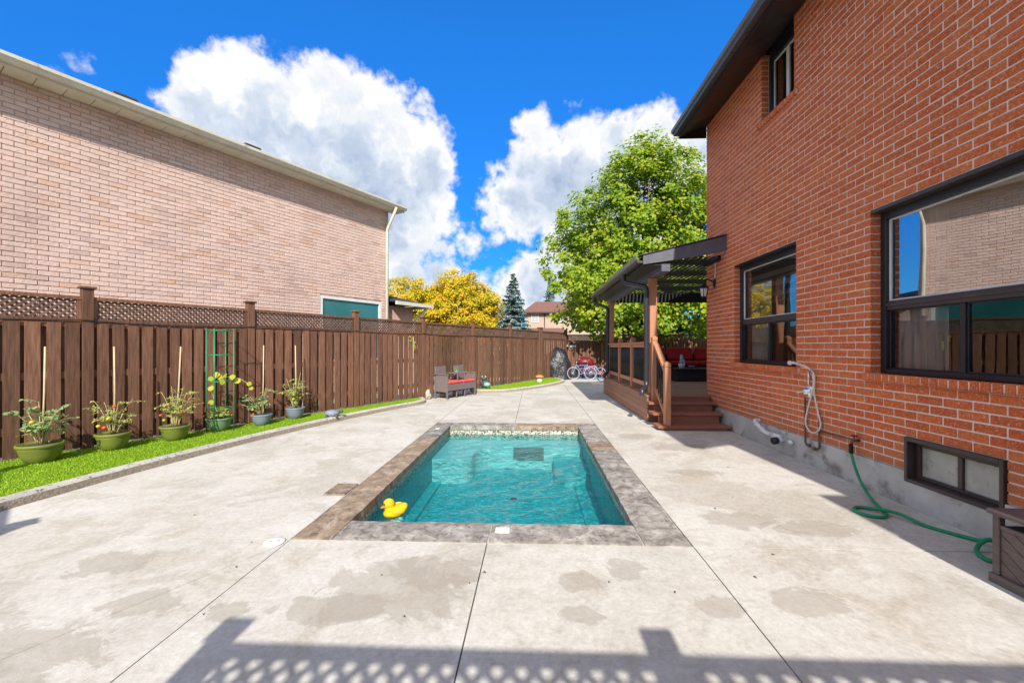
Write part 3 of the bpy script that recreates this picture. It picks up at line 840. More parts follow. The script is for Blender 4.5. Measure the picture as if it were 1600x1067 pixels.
bench = [(IX0 + w, IY1 - w), (IX0 + w, 5.5), (-1.06, 5.5)] + arc(-1.06, 5.72, 0.22, -90, 0, 6) + arc(-0.54, 5.92, 0.30, 180, 90, 6) + [(IX1 - w, 6.22), (IX1 - w, IY1 - w)]
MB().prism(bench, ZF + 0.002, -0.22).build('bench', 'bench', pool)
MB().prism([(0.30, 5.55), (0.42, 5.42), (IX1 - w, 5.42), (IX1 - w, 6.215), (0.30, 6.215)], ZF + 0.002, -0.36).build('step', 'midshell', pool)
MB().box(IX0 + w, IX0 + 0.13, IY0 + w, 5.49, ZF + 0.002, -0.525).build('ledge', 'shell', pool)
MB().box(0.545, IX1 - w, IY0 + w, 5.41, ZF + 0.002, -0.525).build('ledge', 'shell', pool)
g_ = MB().box(-0.30, 0.16, 6.205, 6.225, -0.42, -0.23, 0.004).build('grille_panel', 'grille', pool)
MB().lathe([(0.035, 0), (0.035, 0.01), (0.02, 0.014)], (-0.24, 5.0, ZF)).build('drain', 'black', pool, True)


def stone(x0, x1, y0, y1, mat, n=7):
    """a flamed coping stone: gently uneven top, chipped rims"""
    nx = max(2, int((x1 - x0) / 0.05))
    ny = max(2, int((y1 - y0) / 0.05))
    g = 0.004
    vs, fs = [], []
    ox = random.uniform(0, 50)
    for j in range(ny + 1):
        for i in range(nx + 1):
            ex = i in (0, nx) or j in (0, ny)
            x = x0 + g + (x1 - x0 - 2 * g) * i / nx
            y = y0 + g + (y1 - y0 - 2 * g) * j / ny
            h = 0.010 + 0.006 * mnoise.noise(Vector((x * 9, y * 9, ox))) + 0.003 * mnoise.noise(Vector((x * 25, y * 25, ox)))
            if ex:
                q = Vector((x * 14, y * 14, ox + 9))
                h -= 0.006
                x += 0.006 * mnoise.noise(q)
                y += 0.006 * mnoise.noise(q + Vector((5, 0, 0)))
            vs.append((x, y, h))
    W = nx + 1
    for j in range(ny):
        for i in range(nx):
            fs.append((j * W + i, j * W + i + 1, (j + 1) * W + i + 1, (j + 1) * W + i))
    rim = [i for i in range(W)] + [j * W + nx for j in range(1, ny + 1)] + [ny * W + i for i in range(nx - 1, -1, -1)] + [j * W for j in range(ny - 1, 0, -1)]
    k = len(vs)
    vs += [(vs[r][0], vs[r][1], -0.055) for r in rim]
    m = len(rim)
    fs += [(rim[i], k + i, k + (i + 1) % m, rim[(i + 1) % m]) for i in range(m)]
    fs.append(tuple(k + i for i in range(m)))
    MB().add(vs, fs).build('coping_stone', mat, pool)


# sunk grout bed under the stones
mb = MB()
for x0, x1, y0, y1 in ((PX0, IX0 + 0.012, PY0, PY1), (IX1 - 0.012, PX1, PY0, PY1), (IX0 + 0.012, IX1 - 0.012, PY0, IY0 + 0.012), (IX0 + 0.012, IX1 - 0.012, IY1 - 0.012, PY1)):
    mb.add([(x0, y0, -0.004), (x1, y0, -0.004), (x1, y1, -0.004), (x0, y1, -0.004)], [(0, 1, 2, 3)])
mb.build('grout_bed', 'grout', pool)
OV = 0.02
ly = [PY0, 3.94, 5.22, 5.78, PY1]
lm = ['brownstone', 'brownstone', 'brownstone', 'greystone']
for i in range(4):
    stone(PX0, IX0 + OV, ly[i], ly[i + 1], lm[i])
ry = [PY0, 3.80, 4.62, 5.20, 5.62, PY1]
rm = ['greystone', 'greystone', 'greystone', 'brownstone', 'greystone']
for i in range(5):
    stone(IX1 - OV, PX1, ry[i], ry[i + 1], rm[i])
stone(IX0 + OV, -0.30, PY0, IY0 + OV, 'greystone')
stone(-0.30, IX1 - OV, PY0, IY0 + OV, 'greystone')
stone(IX0 + OV, -0.28, IY1 - OV, PY1, 'greystone')
stone(-0.28, IX1 - OV, IY1 - OV, PY1, 'brownstone')
# rough split face of the back coping, seen over the water
for x0, x1 in ((IX0 + 0.02, -0.285), (-0.275, IX1 - 0.02)):
    pass
# depth marker tile let into the front coping: white with a row of small grey letters
mk = MB().box(-0.265, -0.165, 2.835, 2.90, 0.004, 0.021, 0.002).build('marker_tile', 'white', pool)
a = MB()
for k in range(7):                                   # a row of worn, unreadable printed characters
    x = -0.247 + k * 0.0098
    a.box(x, x + 0.0018, 2.868, 2.881, 0.0205, 0.0216)
    a.box(x + 0.002, x + 0.0062, 2.868 + (k * 5 % 3) * 0.0052, 2.8705 + (k * 5 % 3) * 0.0052, 0.0205, 0.0216)
a.build('lettering', 'ink', mk)
MB().box(-1.53, -1.47, 6.35, 6.42, 0.004, 0.017, 0.002).build('marker_tile', 'white', pool)

nx_, ny_ = 90, 150
gx, gy = np.meshgrid(np.linspace(IX0 + 0.001, IX1 - 0.001, nx_), np.linspace(IY0 + 0.001, IY1 - 0.001, ny_))
hz = np.zeros_like(gx)
for k in range(14):
    a, kk = rng.uniform(0, 2 * np.pi), rng.uniform(9, 40)
    hz += 0.010 / kk * np.sin(kk * (gx * np.cos(a) + gy * np.sin(a)) + rng.uniform(0, 6.28))
V = np.column_stack([gx.ravel(), gy.ravel(), (ZW + hz).ravel()])
i0 = (np.arange(ny_ - 1)[:, None] * nx_ + np.arange(nx_ - 1)[None]).ravel()
structure(link('water', mesh_np('water', V, np.column_stack([i0, i0 + 1, i0 + nx_ + 1, i0 + nx_]), 'water', True)))

# skimmer lids let into the patio
lid = MB().lathe([(0.064, 0.001), (0.064, 0.008), (0.058, 0.011), (0.03, 0.012), (0.001, 0.0125)], (-1.715, 2.655, 0.0), 32).build('round_skimmer', 'white', None, True)
tag(lid, 'round white plastic skimmer lid beside the near left pool corner', 'skimmer')
for dx, dy in ((-0.02, -0.012), (0.02, 0.012)):
    MB().box(-1.715 + dx - 0.010, -1.715 + dx + 0.010, 2.655 + dy - 0.003, 2.655 + dy + 0.003, 0.0118, 0.0132).build('finger_slot', 'ink', lid)
o = MB().box(-1.84, -1.645, 3.52, 3.80, 0.001, 0.012, 0.003).build('skimmer_cover', 'brownstone')
tag(o, 'square stone skimmer cover set against the left pool coping', 'cover')


# ------------------------------------------------------------------ fences
def fence(name, label, p, d, posts, n_boards, z0=0.10, ztop=1.90, facing=1, back=True, lat=True, mat='fence', posth=0.115, gaps=1.0, lw=0.019, toprail=0.04, pitch=0.066):
    """shadow-box fence: boards on both sides of the rails, lattice on top, capped posts. local y<0 is the patio side"""
    F = frame_matrix((p[0], p[1], 0), d)
    e = thing(name, F @ Vector((posts[0], 0, 0)), label, 'fence')
    zb, zl = ztop - 0.32, ztop - 0.29
    for s in posts:
        a = MB(F)
        a.box(s - 0.05, s + 0.05, -0.05, 0.05, -0.05, ztop + posth - 0.02, 0.004)
        po = a.build('post', mat, e)
        a = MB(F)
        a.box(s - 0.072, s + 0.072, -0.072, 0.072, ztop + posth - 0.02, ztop + posth + 0.008, 0.006)
        a.build('post_cap', mat, po)
    shared = {}
    for i in range(len(posts) - 1):
        s0, s1 = posts[i] + 0.052, posts[i + 1] - 0.052
        for z in (0.34, 0.93, zb - 0.05):
            a = MB(F)
            a.box(s0, s1, -0.018, 0.018, z, z + 0.085)
            a.build('rail', mat, e)
        nb = n_boards
        per = (s1 - s0) / nb
        for side in ((-1, 1) if back else (-1,)):
            for k in range(nb + (1 if side == 1 else 0)):
                c = s0 + per * (k + (0.5 if side == -1 else 0.0)) + random.uniform(-0.006, 0.006)
                bw = (per * 0.74 + random.uniform(-0.005, 0.005)) / 2
                if side == 1:
                    bw = per * 0.62 / 2 * gaps
                c0, c1 = max(s0, c - bw), min(s1, c + bw)
                if c1 - c0 < 0.02:
                    continue
                zt = zb + random.uniform(-0.006, 0.004)
                za = z0 + random.uniform(-0.008, 0.012)
                y0, y1 = (-0.037, -0.0185) if side == -1 else (0.0185, 0.037)
                jx = random.uniform(-0.004, 0.004)
                tw = random.uniform(-0.003, 0.003)
                a = MB(F)
                vs = [(c0 + jx, y0 - tw, za), (c1 + jx, y0 + tw, za), (c1 + jx, y1 + tw, za), (c0 + jx, y1 - tw, za), (c0, y0, zt), (c1, y0, zt), (c1, y1, zt), (c0, y1, zt)]
                a.add(vs, [(0, 3, 2, 1), (4, 5, 6, 7), (0, 1, 5, 4), (1, 2, 6, 5), (2, 3, 7, 6), (3, 0, 4, 7)])
                a.build('board', mat, e)
        for za, zc, ww in ((zl - 0.015, zl + 0.025, 0.026), (ztop - toprail, ztop - 0.001, 0.03)):
            a = MB(F)
            a.box(s0, s1, -ww, ww, za, zc)
            a.build('lattice_rail', mat, e)
        for sa in (s0, s1 - 0.035):
            a = MB(F)
            a.box(sa, sa + 0.035, -0.024, 0.024, zl + 0.0255, ztop - toprail - 0.0005)
            a.build('lattice_stile', mat, e)
        a = MB(F)
        lz0, lz1 = zl + 0.02, ztop - toprail + 0.005
        h = lz1 - lz0
        P, sw = pitch, lw
        la, lb = s0 + 0.03, s1 - 0.03
        for sg, y0, y1 in ((1, -0.009, -0.001), (-1, 0.001, 0.009)):
            k = -int(h / P) - 2
            while True:
                xb = la + k * P
                k += 1
                if xb > lb + h:
                    break
                # centre line x = xb + sg' * t ; keep the stretch inside the panel
                lo, hi = (max(0.0, la - xb), min(h, lb - xb)) if sg == 1 else (max(0.0, xb - lb), min(h, xb - la))
                if hi - lo < 0.02:
                    continue
                x_lo, x_hi = xb + sg * lo, xb + sg * hi
                vs = [(x + q * sw, yy, lz0 + t) for x, t in ((x_lo, lo), (x_hi, hi)) for q in (-1, 1) for yy in (y0, y1)]
                a.add(vs, [(0, 1, 3, 2), (4, 6, 7, 5), (0, 4, 5, 1), (2, 3, 7, 6), (0, 2, 6, 4), (1, 5, 7, 3)])
        o = a.build('lattice', 'lattice', e)
        o['kind'] = 'stuff'
    return e, F


left_posts = [-1.93, 0.0, 1.85, 3.86, 5.81, 7.87, 9.98, 12.14]
fence_left, FL = fence('wooden_fence', 'long brown board fence with lattice top running along the potted plants', FP, FD, left_posts, 12)
fence('wooden_fence', 'short open picket fence panel at the far corner behind the black tarpaulin', on_fence(12.27), (0.47, 0.88), [0.0, 2.3], 11, back=False)
fc = on_fence(12.27)
fx, fy = fc[0] + 0.47 * 2.36, fc[1] + 0.88 * 2.36 + 0.12
fence('wooden_fence', 'shaded brown board fence across the end of the yard behind the bicycles', (fx + 0.02, fy), (1, 0.0), [0.0, 2.0, 4.0, 6.0, 8.0], 12, ztop=1.82)
fence('wooden_fence', 'lattice topped fence casting the dotted shadow across the foreground', (-1.22, -0.78), (1, 0), [0.0, 1.95, 3.86], 12, z0=0.03, ztop=1.915, posth=0.085, lw=0.021, toprail=0.035, pitch=0.10)
fence('wooden_fence', 'short fence return shading the near corner of the turf strip', (-3.57, 0.20), (-0.78, 0.62), [0.0, 1.9], 12, z0=0.05, ztop=1.93)
# black cable sagging along the rail of the left fence
pts = []
for i in range(len(left_posts) - 1):
    a, b = left_posts[i], left_posts[i + 1]
    for k in range(12):
        t = k / 12
        s = a + (b - a) * t
        off = 0.062 if (t < 0.04 or t > 0.96) else 0.042
        x, y = on_fence(s, off)
        pts.append((x, y, 1.615 - 0.16 * t * (1 - t) * (0.6 + 0.5 * math.sin(i * 2.1))))
o = MB().tube(pts, 0.006, 5).build('cable', 'black', None, True)
tag(o, 'black cable sagging along the lattice rail of the left fence', 'cable')
# leaves of a vine pushing through the fence
V_, Fc = [], []


def leaf_cards(centers, normals, size, droop=0.0, aspect=0.62, fold=0.18, jitter=0.35):
    """two-triangle-wide folded leaves; returns verts (n*6) and quads (n*2)"""
    n = len(centers)
    N = normals + rng.normal(0, jitter, (n, 3))
    N /= np.linalg.norm(N, axis=1)[:, None] + 1e-9
    A = rng.normal(0, 1, (n, 3))
    A[:, 2] -= droop
    A -= N * (A * N).sum(1)[:, None]
    A /= np.linalg.norm(A, axis=1)[:, None] + 1e-9
    Bv = np.cross(N, A)
    sz = (size * rng.uniform(0.7, 1.3, n))[:, None]
    base = centers - A * sz * 0.5
    tip = centers + A * sz * 0.5
    w = sz * aspect * 0.5
    mid1 = base + A * sz * 0.32
    l1, r1 = mid1 + Bv * w + N * sz * fold, mid1 - Bv * w + N * sz * fold
    mid2 = base + A * sz * 0.68
    l2, r2 = mid2 + Bv * w * 0.85 + N * sz * fold * 0.8, mid2 - Bv * w * 0.85 + N * sz * fold * 0.8
    V = np.stack([base, l1, l2, tip, r2, r1], 1).reshape(-1, 3)
    k = (np.arange(n) * 6)[:, None]
    Fq = np.concatenate([k + np.array([[0, 3, 2, 1]]), k + np.array([[0, 5, 4, 3]])])
    return V, Fq


def leaf_object(name, centers, normals, size, mat, parent=None, **kw):
    V, Fq = leaf_cards(np.asarray(centers, float), np.asarray(normals, float), size, **kw)
    return link(name, mesh_np(name, V, Fq, mat), parent)


cs = [on_fence(5.32 + 0.03 * random.random(), 0.06) for _ in range(4)] + [on_fence(5.45 + 0.04 * random.random(), 0.06) for _ in range(6)]
cz = [1.52, 1.49, 1.46, 1.44, 1.40, 1.36, 1.33, 1.30, 1.26, 1.22]
o = leaf_object('vine', [(c[0], c[1], z) for c, z in zip(cs, cz)], [(FD[1], -FD[0], 0.3)] * 10, 0.07, 'paleleaf')
tag(o, 'few yellow vine leaves poking through the left fence', 'vine')

# ------------------------------------------------------------------ brick walls
def brick_mesh(name, L, h, mat, dep=0.095, c=0.004, jag=0.0):
    """one brick lying along +x, face at y=0 towards -y, centred"""
    a = MB()
    a.box(-L / 2, L / 2, 0, dep, -h / 2, h / 2, c)
    return a.mesh(name, mat)


def brick_wall(owner, F, s0, s1, z0, courses, c, L, openings, mat, mortar, recess, keep, name_wall='wall', jit=0.0015, zmin_keep=-9, joint=0.0115):
    """courses of single bricks on a mortar wall with openings; local x along, y into the wall, z up"""
    ztop = z0 + courses * c
    # mortar wall as boxes between opening edges
    zs = sorted({z0, ztop, *[min(max(o[2], z0), ztop) for o in openings], *[min(max(o[3], z0), ztop) for o in openings]})
    wall = MB(F)
    for za, zb in zip(zs, zs[1:]):
        if zb - za < 1e-4:
            continue
        zm = (za + zb) / 2
        cuts = sorted((o[0] - recess, o[1] + recess) for o in openings if o[2] < zm < o[3])
        x = s0 + recess
        for a_, b_ in cuts + [(s1 - recess, None)]:
            if a_ - x > 0.01:
                wall.box(x, a_, recess, 0.115, za, zb)
            if b_ is not None:
                x = b_
    wobj = wall.build(name_wall, mortar, owner)
    bricks = []
    for k in range(courses):
        zc = z0 + (k + 0.5) * c
        off = (k % 2) * L / 2
        cuts = sorted((o[0], o[1]) for o in openings if o[2] - 0.001 < zc < o[3] + 0.001)
        spans, x = [], s0
        for a_, b_ in cuts:
            if a_ - x > 0.03:
                spans.append((x, a_))
            x = max(x, b_)
        if s1 - x > 0.03:
            spans.append((x, s1))
        for a_, b_ in spans:
            j = math.floor((a_ - s0 - off) / L)
            edges = [a_]
            while True:
                e = s0 + off + (j + 1) * L
                j += 1
                if e > b_ - 0.045:
                    break
                if e > a_ + 0.045:
                    edges.append(e)
            edges.append(b_)
            for i in range(len(edges) - 1):
                l_, r_ = edges[i] + (joint / 2 if i else 0), edges[i + 1] - (joint / 2 if i < len(edges) - 2 else 0)
                bricks.append(((l_ + r_) / 2, zc, r_ - l_))
    scored = []
    for b in bricks:
        P = [proj(F @ Vector((b[0] + q * b[2] / 2, 0, b[1] + t * c / 2))) for q in (-1, 1) for t in (-1, 1)]
        if any(p is None for p in P):
            ar = 0
        else:
            mx = sum(p[0] for p in P) / 4
            my = sum(p[1] for p in P) / 4
            ar = abs(P[2][0] - P[0][0]) * abs(P[0][1] - P[1][1])
            if not (5 < mx < 1595 and 5 < my < 1062) or b[1] < zmin_keep:
                ar = 0
        scored.append((ar, b))
    scored.sort(key=lambda t: -t[0])
    shared = {}
    Rz = F.to_euler()
    rest = MB(F)
    for i, (ar, b) in enumerate(scored):
        jy = random.uniform(-jit, jit)
        if i < keep and ar > 0:
            key = round(b[2], 3)
            if key not in shared:
                shared[key] = brick_mesh('brick', key, c - joint, mat)
            o = link('brick', shared[key], wobj, F @ Vector((b[0], jy, b[1] + random.uniform(-0.001, 0.001))))
            o.rotation_euler = Rz
        else:
            rest.box(b[0] - b[2] / 2, b[0] + b[2] / 2, jy, 0.095, b[1] - (c - joint) / 2, b[1] + (c - joint) / 2, 0.004)
    o = rest.build('brickwork', mat, wobj)
    o['kind'] = 'stuff'
    return wobj


# ------------------------------------------------------------------ red brick house on the right
HY0, HY1 = -1.25, 7.357
C_, L_ = 0.0703, 0.2085
ZB = 0.285
house = thing('red_brick_house', (6.5, 3.0, 0), 'two storey red brick house with black framed windows beside the pool', 'house')
FR = frame_matrix((WALL_X, HY1, 0), (0, -1))      # local x runs towards the camera, y into the house
# (local x = HY1 - Y)
WIN = dict(big=(2.26, 3.842, ZB + 11 * C_, ZB + 32 * C_), small=(4.90, 6.366, ZB + 11 * C_, ZB + 32 * C_), up=(4.935, 5.62, ZB + 57 * C_, 5.30), base=(2.77, 3.49, 0.20, ZB + 4 * C_))
SILL = dict(big=10, small=10, up=56)


def loc_open(o):
    return (HY1 - o[1], HY1 - o[0], o[2], o[3])


ops = [loc_open(o) for o in WIN.values()]
for k, n_ in SILL.items():
    y0, y1 = WIN[k][0] - 0.07, WIN[k][1] + 0.07
    ops.append((HY1 - y1, HY1 - y0, ZB + n_ * C_, ZB + (n_ + 1) * C_))
wall = brick_wall(house, FR, 0.0, HY1 - HY0, ZB, 70, C_, L_, ops, 'redbrick', 'redmortar', 0.006, 300)
# rowlock sills
for k, n_ in SILL.items():
    y0, y1 = WIN[k][0] - 0.07, WIN[k][1] + 0.07
    nb = round((y1 - y0) / 0.071)
    pw = (y1 - y0) / nb
    z0, z1 = ZB + n_ * C_ + 0.004, ZB + (n_ + 1) * C_ + 0.002
    sm = MB()
    sm.box(-0.03, 0.16, -pw / 2 + 0.0045, pw / 2 - 0.0045, 0.0, z1 - z0, 0.004)
    sm = sm.mesh('sill_brick', 'redbrick')
    bed = MB().box(WALL_X - 0.022, WALL_X + 0.16, y0 + 0.004, y1 - 0.004, z0 + 0.004, z1 - 0.006).build('sill_mortar', 'redmortar', wall)
    for i in range(nb):
        o = link('sill_brick', sm, wall, (WALL_X + random.uniform(-0.003, 0.003), y0 + pw * (i + 0.5), z0))
        o.rotation_euler = (random.uniform(-0.02, 0.02), 0.05, random.uniform(-0.015, 0.015))
# foundation with the basement window notch
mb = MB()
by0, by1, bz0, bz1 = WIN['base']
mb.box(WALL_X - 0.012, WALL_X + 0.2, HY0, by0, -0.2, ZB - 0.004)
mb.box(WALL_X - 0.012, WALL_X + 0.2, by1, HY1, -0.2, ZB - 0.004)
mb.box(WALL_X - 0.012, WALL_X + 0.2, by0, by1, -0.2, bz0)
mb.build('foundation', 'parge', house)
# other walls, unseen shadow-casting bump-out, roof
MB().box(WALL_X + 0.12, 10.5, HY1 - 0.12, HY1 - 0.002, -0.1, 5.2).build('end_wall', 'redbrick', house)
MB().box(WALL_X + 0.12, 10.5, HY0 + 0.002, HY0 + 0.12, -0.1, 5.2).build('end_wall', 'redbrick', house)
MB().box(10.4, 10.5, HY0 + 0.13, HY1 - 0.13, -0.1, 5.2).build('rear_wall', 'redbrick', house)
MB().box(2.83, 3.30, HY0 - 1.2, HY0 - 0.001, -0.1, 3.78).build('unseen_bump_out', 'redbrick', house)  # unseen block shaped to cast the stepped shadow beside the wall
EX, EZ0, EZ1 = 2.59, 4.99, 5.185
mb = MB()
ridge = (6.8, 6.9)
sec = [(2.50, 5.10), (2.56, 5.14), ridge, (11.2, 5.14), (11.2, 5.05), (6.8, 6.78), (2.50, 5.02)]
n = len(sec)
vs = [(x, HY0 - 0.02, z) for x, z in sec] + [(x, HY1 + 0.02, z) for x, z in sec]
mb.add(vs, [tuple(range(n)), tuple(range(n, 2 * n))[::-1]] + [(i, n + i, n + (i + 1) % n, (i + 1) % n) for i in range(n)])
mb.build('roof', 'shingle', house)
y = HY0
while y < HY1 - 0.01:
    y2 = min(y + 0.305, HY1)
    a = MB()
    z = 0.0 + random.uniform(-0.0015, 0.0015)
    vs = [(EX, y + 0.003, EZ0 + z), (WALL_X + 0.02, y + 0.003, EZ1 + z), (WALL_X + 0.02, y2 - 0.003, EZ1 + z), (EX, y2 - 0.003, EZ0 + z)]
    vs += [(x, yy, zz + 0.02) for x, yy, zz in vs]
    a.add(vs, [(0, 1, 2, 3), (4, 7, 6, 5), (0, 4, 5, 1), (1, 5, 6, 2), (2, 6, 7, 3), (3, 7, 4, 0)])
    a.build('soffit_panel', 'soffit', house)
    y = y2
MB().add([(EX, HY0, EZ0 + 0.022), (WALL_X, HY0, EZ1 + 0.022), (WALL_X, HY1, EZ1 + 0.022), (EX, HY1, EZ0 + 0.022)], [(0, 1, 2, 3)]).build('soffit_backing', 'black', house)
MB().box(EX - 0.02, EX, HY0, HY1 + 0.004, EZ0 - 0.012, EZ0 + 0.15).build('fascia', 'soffit', house)
MB().prism([(EX, HY1 + 0.004), (EX, HY1 + 0.016), (WALL_X + 0.0, HY1 + 0.016), (WALL_X + 0.0, HY1 + 0.004)], EZ0 - 0.012, EZ1 + 0.08).build('eave_end_board', 'soffit', house)
# ogee gutter: section swept along the eave
gs = [(EX - 0.022, EZ0 + 0.03), (EX - 0.10, EZ0 + 0.03), (EX - 0.112, EZ0 + 0.06), (EX - 0.140, EZ0 + 0.075), (EX - 0.150, EZ0 + 0.125), (EX - 0.135, EZ0 + 0.128), (EX - 0.13, EZ0 + 0.085), (EX - 0.022, EZ0 + 0.05)]
n = len(gs)
vs = [(x, HY0, z) for x, z in gs] + [(x, HY1 + 0.01, z) for x, z in gs]
MB().add(vs, [tuple(range(n)), tuple(range(n, 2 * n))[::-1]] + [(i, n + i, n + (i + 1) % n, (i + 1) % n) for i in range(n)]).build('gutter', 'gutterdark', house)


def window(y0, y1, z0, z1, transom, mull, cap, x_in=0.085, parent=house, label=None, top='glass'):
    """recessed sash window; transom height or None, mullion position for the lower lights"""
    X0 = WALL_X + x_in
    fr = MB()
    t = 0.055
    fr.box(X0, X0 + 0.09, y0 + 0.004, y0 + t, z0 + 0.004, z1 - 0.004, 0.003)
    fr.box(X0, X0 + 0.09, y1 - t, y1 - 0.004, z0 + 0.004, z1 - 0.004, 0.003)
    fr.box(X0, X0 + 0.09, y0 + t, y1 - t, z1 - cap, z1 - 0.004, 0.003)
    fr.box(X0, X0 + 0.09, y0 + t, y1 - t, z0 + 0.004, z0 + 0.045, 0.003)
    w_ = fr.build('window', 'frame', parent)
    if label:
        w_['label'] = label
    XG = X0 + 0.045
    lights = []
    if transom:
        a = MB()
        a.box(X0 + 0.012, X0 + 0.08, y0 + t, y1 - t, transom - 0.04, transom + 0.04, 0.004)
        a.box(X0 + 0.004, X0 + 0.011, y0 + t, y1 - t, transom - 0.008, transom + 0.02)
        a.build('transom', 'brownframe', w_)
        lights.append((y0 + t, y1 - t, transom + 0.04, z1 - cap, top))
        lights.append((y0 + t, mull - 0.018, z0 + 0.045, transom - 0.04, 'darkglass'))
        lights.append((mull + 0.018, y1 - t, z0 + 0.045, transom - 0.04, 'darkglass'))
        MB().box(X0 + 0.02, X0 + 0.075, mull - 0.018, mull + 0.018, z0 + 0.045, transom - 0.04, 0.003).build('mullion', 'frame', w_)
    else:
        lights.append((y0 + t, mull - 0.015, z0 + 0.045, z1 - cap, 'clearglass'))
        lights.append((mull + 0.015, y1 - t, z0 + 0.045, z1 - cap, 'clearglass'))
        MB().box(X0 + 0.03, X0 + 0.075, mull - 0.015, mull + 0.015, z0 + 0.045, z1 - cap, 0.003).build('mullion', 'white', w_)
    for a0, a1, c0, c1, gm in lights:
        sash = MB()
        q = 0.013
        for box in ((a0, a0 + q, c0, c1), (a1 - q, a1, c0, c1), (a0 + q, a1 - q, c0, c0 + q), (a0 + q, a1 - q, c1 - q, c1)):
            sash.box(XG - 0.012, XG + 0.02, box[0], box[1], box[2], box[3], 0.002)
        s_ = sash.build('sash', 'frame' if gm == 'darkglass' else 'white', w_)
        g = MB()
        g.add([(XG, a0 + q, c0 + q), (XG, a1 - q, c0 + q), (XG, a1 - q, c1 - q), (XG, a0 + q, c1 - q)], [(0, 3, 2, 1)])
        g.build('pane', gm, w_)
    # the room behind
    r = MB()
    x0, x1 = X0 + 0.091, X0 + 2.2
    ya, yb, za, zb = y0 - 0.25, y1 + 0.25, z0 - 0.3, z1 + 0.25
    vs = [(x, yy, zz) for x in (x0, x1) for yy in (ya, yb) for zz in (za, zb)]
    r.add(vs, [(4, 5, 7, 6), (0, 1, 5, 4), (2, 6, 7, 3), (0, 4, 6, 2), (1, 3, 7, 5)])
    r.build('room', 'room', w_)
    return w_


def curtain(parent, x, y0, y1, z0, z1, folds, amp=0.025, name='curtain', mat='curtain'):
    n = folds * 10
    vs, fs = [], []
    for i in range(n + 1):
        t = i / n
        yy = y0 + (y1 - y0) * t
        xx = x + amp * math.sin(t * folds * 2 * math.pi) + 0.4 * amp * math.sin(t * folds * 5.1)
        vs += [(xx, yy, z0), (xx * 0.3 + x * 0.7, yy, z1)]
    for i in range(n):
        fs.append((2 * i, 2 * i + 2, 2 * i + 3, 2 * i + 1))
    MB().add(vs, fs).build(name, mat, parent, True)


y0, y1, z0, z1 = WIN['big']
wb = window(y0, y1, z0, z1, 1.665, 3.148, 0.10)
MB().box(WALL_X - 0.003, WALL_X + 0.086, y0 - 0.003, y1 - 0.004, z1 - 0.035, z1 - 0.004, 0.004).build('head_cap', 'brownframe', wb)
curtain(wb, WALL_X + 0.215, 3.36, 3.80, z0, z1, 5, 0.018)
curtain(wb, WALL_X + 0.34, 2.28, 2.5, z0, z1, 3)
y0, y1, z0, z1 = WIN['small']
ws = window(y0, y1, z0, z1, 1.665, 5.633, 0.10, top='clearglass')
MB().box(WALL_X + 0.004, WALL_X + 0.086, y0 + 0.004, y1 - 0.004, z1 - 0.03, z1 - 0.004, 0.004).build('head_cap', 'frame', ws)
curtain(ws, WALL_X + 0.24, 5.85, 6.3, z0, z1, 4)
for i in range(8):
    zz = 1.90 + i * 0.072
    MB().box(WALL_X + 0.19, WALL_X + 0.194, y0 + 0.07, y1 - 0.07, zz, zz + 0.066).build('blind_slat', 'curtain' if i % 2 else 'blind', ws)
y0, y1, z0, z1 = WIN['up']
wu = window(y0, y1, z0, z1, None, 5.27, 0.22, 0.10)
curtain(wu, WALL_X + 0.42, 5.32, 5.58, z0, z1, 4)
# basement window, shallow and brown framed
y0, y1, z0, z1 = WIN['base']
fr = MB()
t = 0.05
X0 = WALL_X - 0.018
fr.box(X0, X0 + 0.16, y0 + 0.003, y0 + 0.03, z0 + 0.002, z1 - 0.002, 0.003)
fr.box(X0, X0 + 0.16, y1 - 0.03, y1 - 0.003, z0 + 0.002, z1 - 0.002, 0.003)
fr.box(X0, X0 + 0.16, y0 + 0.03, y1 - 0.03, z1 - 0.035, z1 - 0.002, 0.003)
fr.box(X0, X0 + 0.16, y0 + 0.03, y1 - 0.03, z0 + 0.002, z0 + 0.03, 0.003)
wbm = fr.build('window', 'brownframe', house)
wbm['label'] = 'low brown framed basement window with two panes painted with reflected ground'
XG = WALL_X + 0.075
fr = MB()
for b in ((y0 + 0.03, y0 + 0.065, z0 + 0.03, z1 - 0.035), (y1 - 0.065, y1 - 0.03, z0 + 0.03, z1 - 0.035), (y0 + 0.065, y1 - 0.065, z0 + 0.03, z0 + 0.06), (y0 + 0.065, y1 - 0.065, z1 - 0.075, z1 - 0.035), (3.10, 3.135, z0 + 0.06, z1 - 0.075)):
    fr.box(XG - 0.02, XG + 0.02, *b, 0.003)
fr.build('sash', 'brownframe', wbm)
for a0, a1 in ((y0 + 0.065, 3.10), (3.135, y1 - 0.065)):
    MB().box(XG, XG + 0.006, a0, a1, z0 + 0.06, z1 - 0.075).build('pane', 'paleglass', wbm)

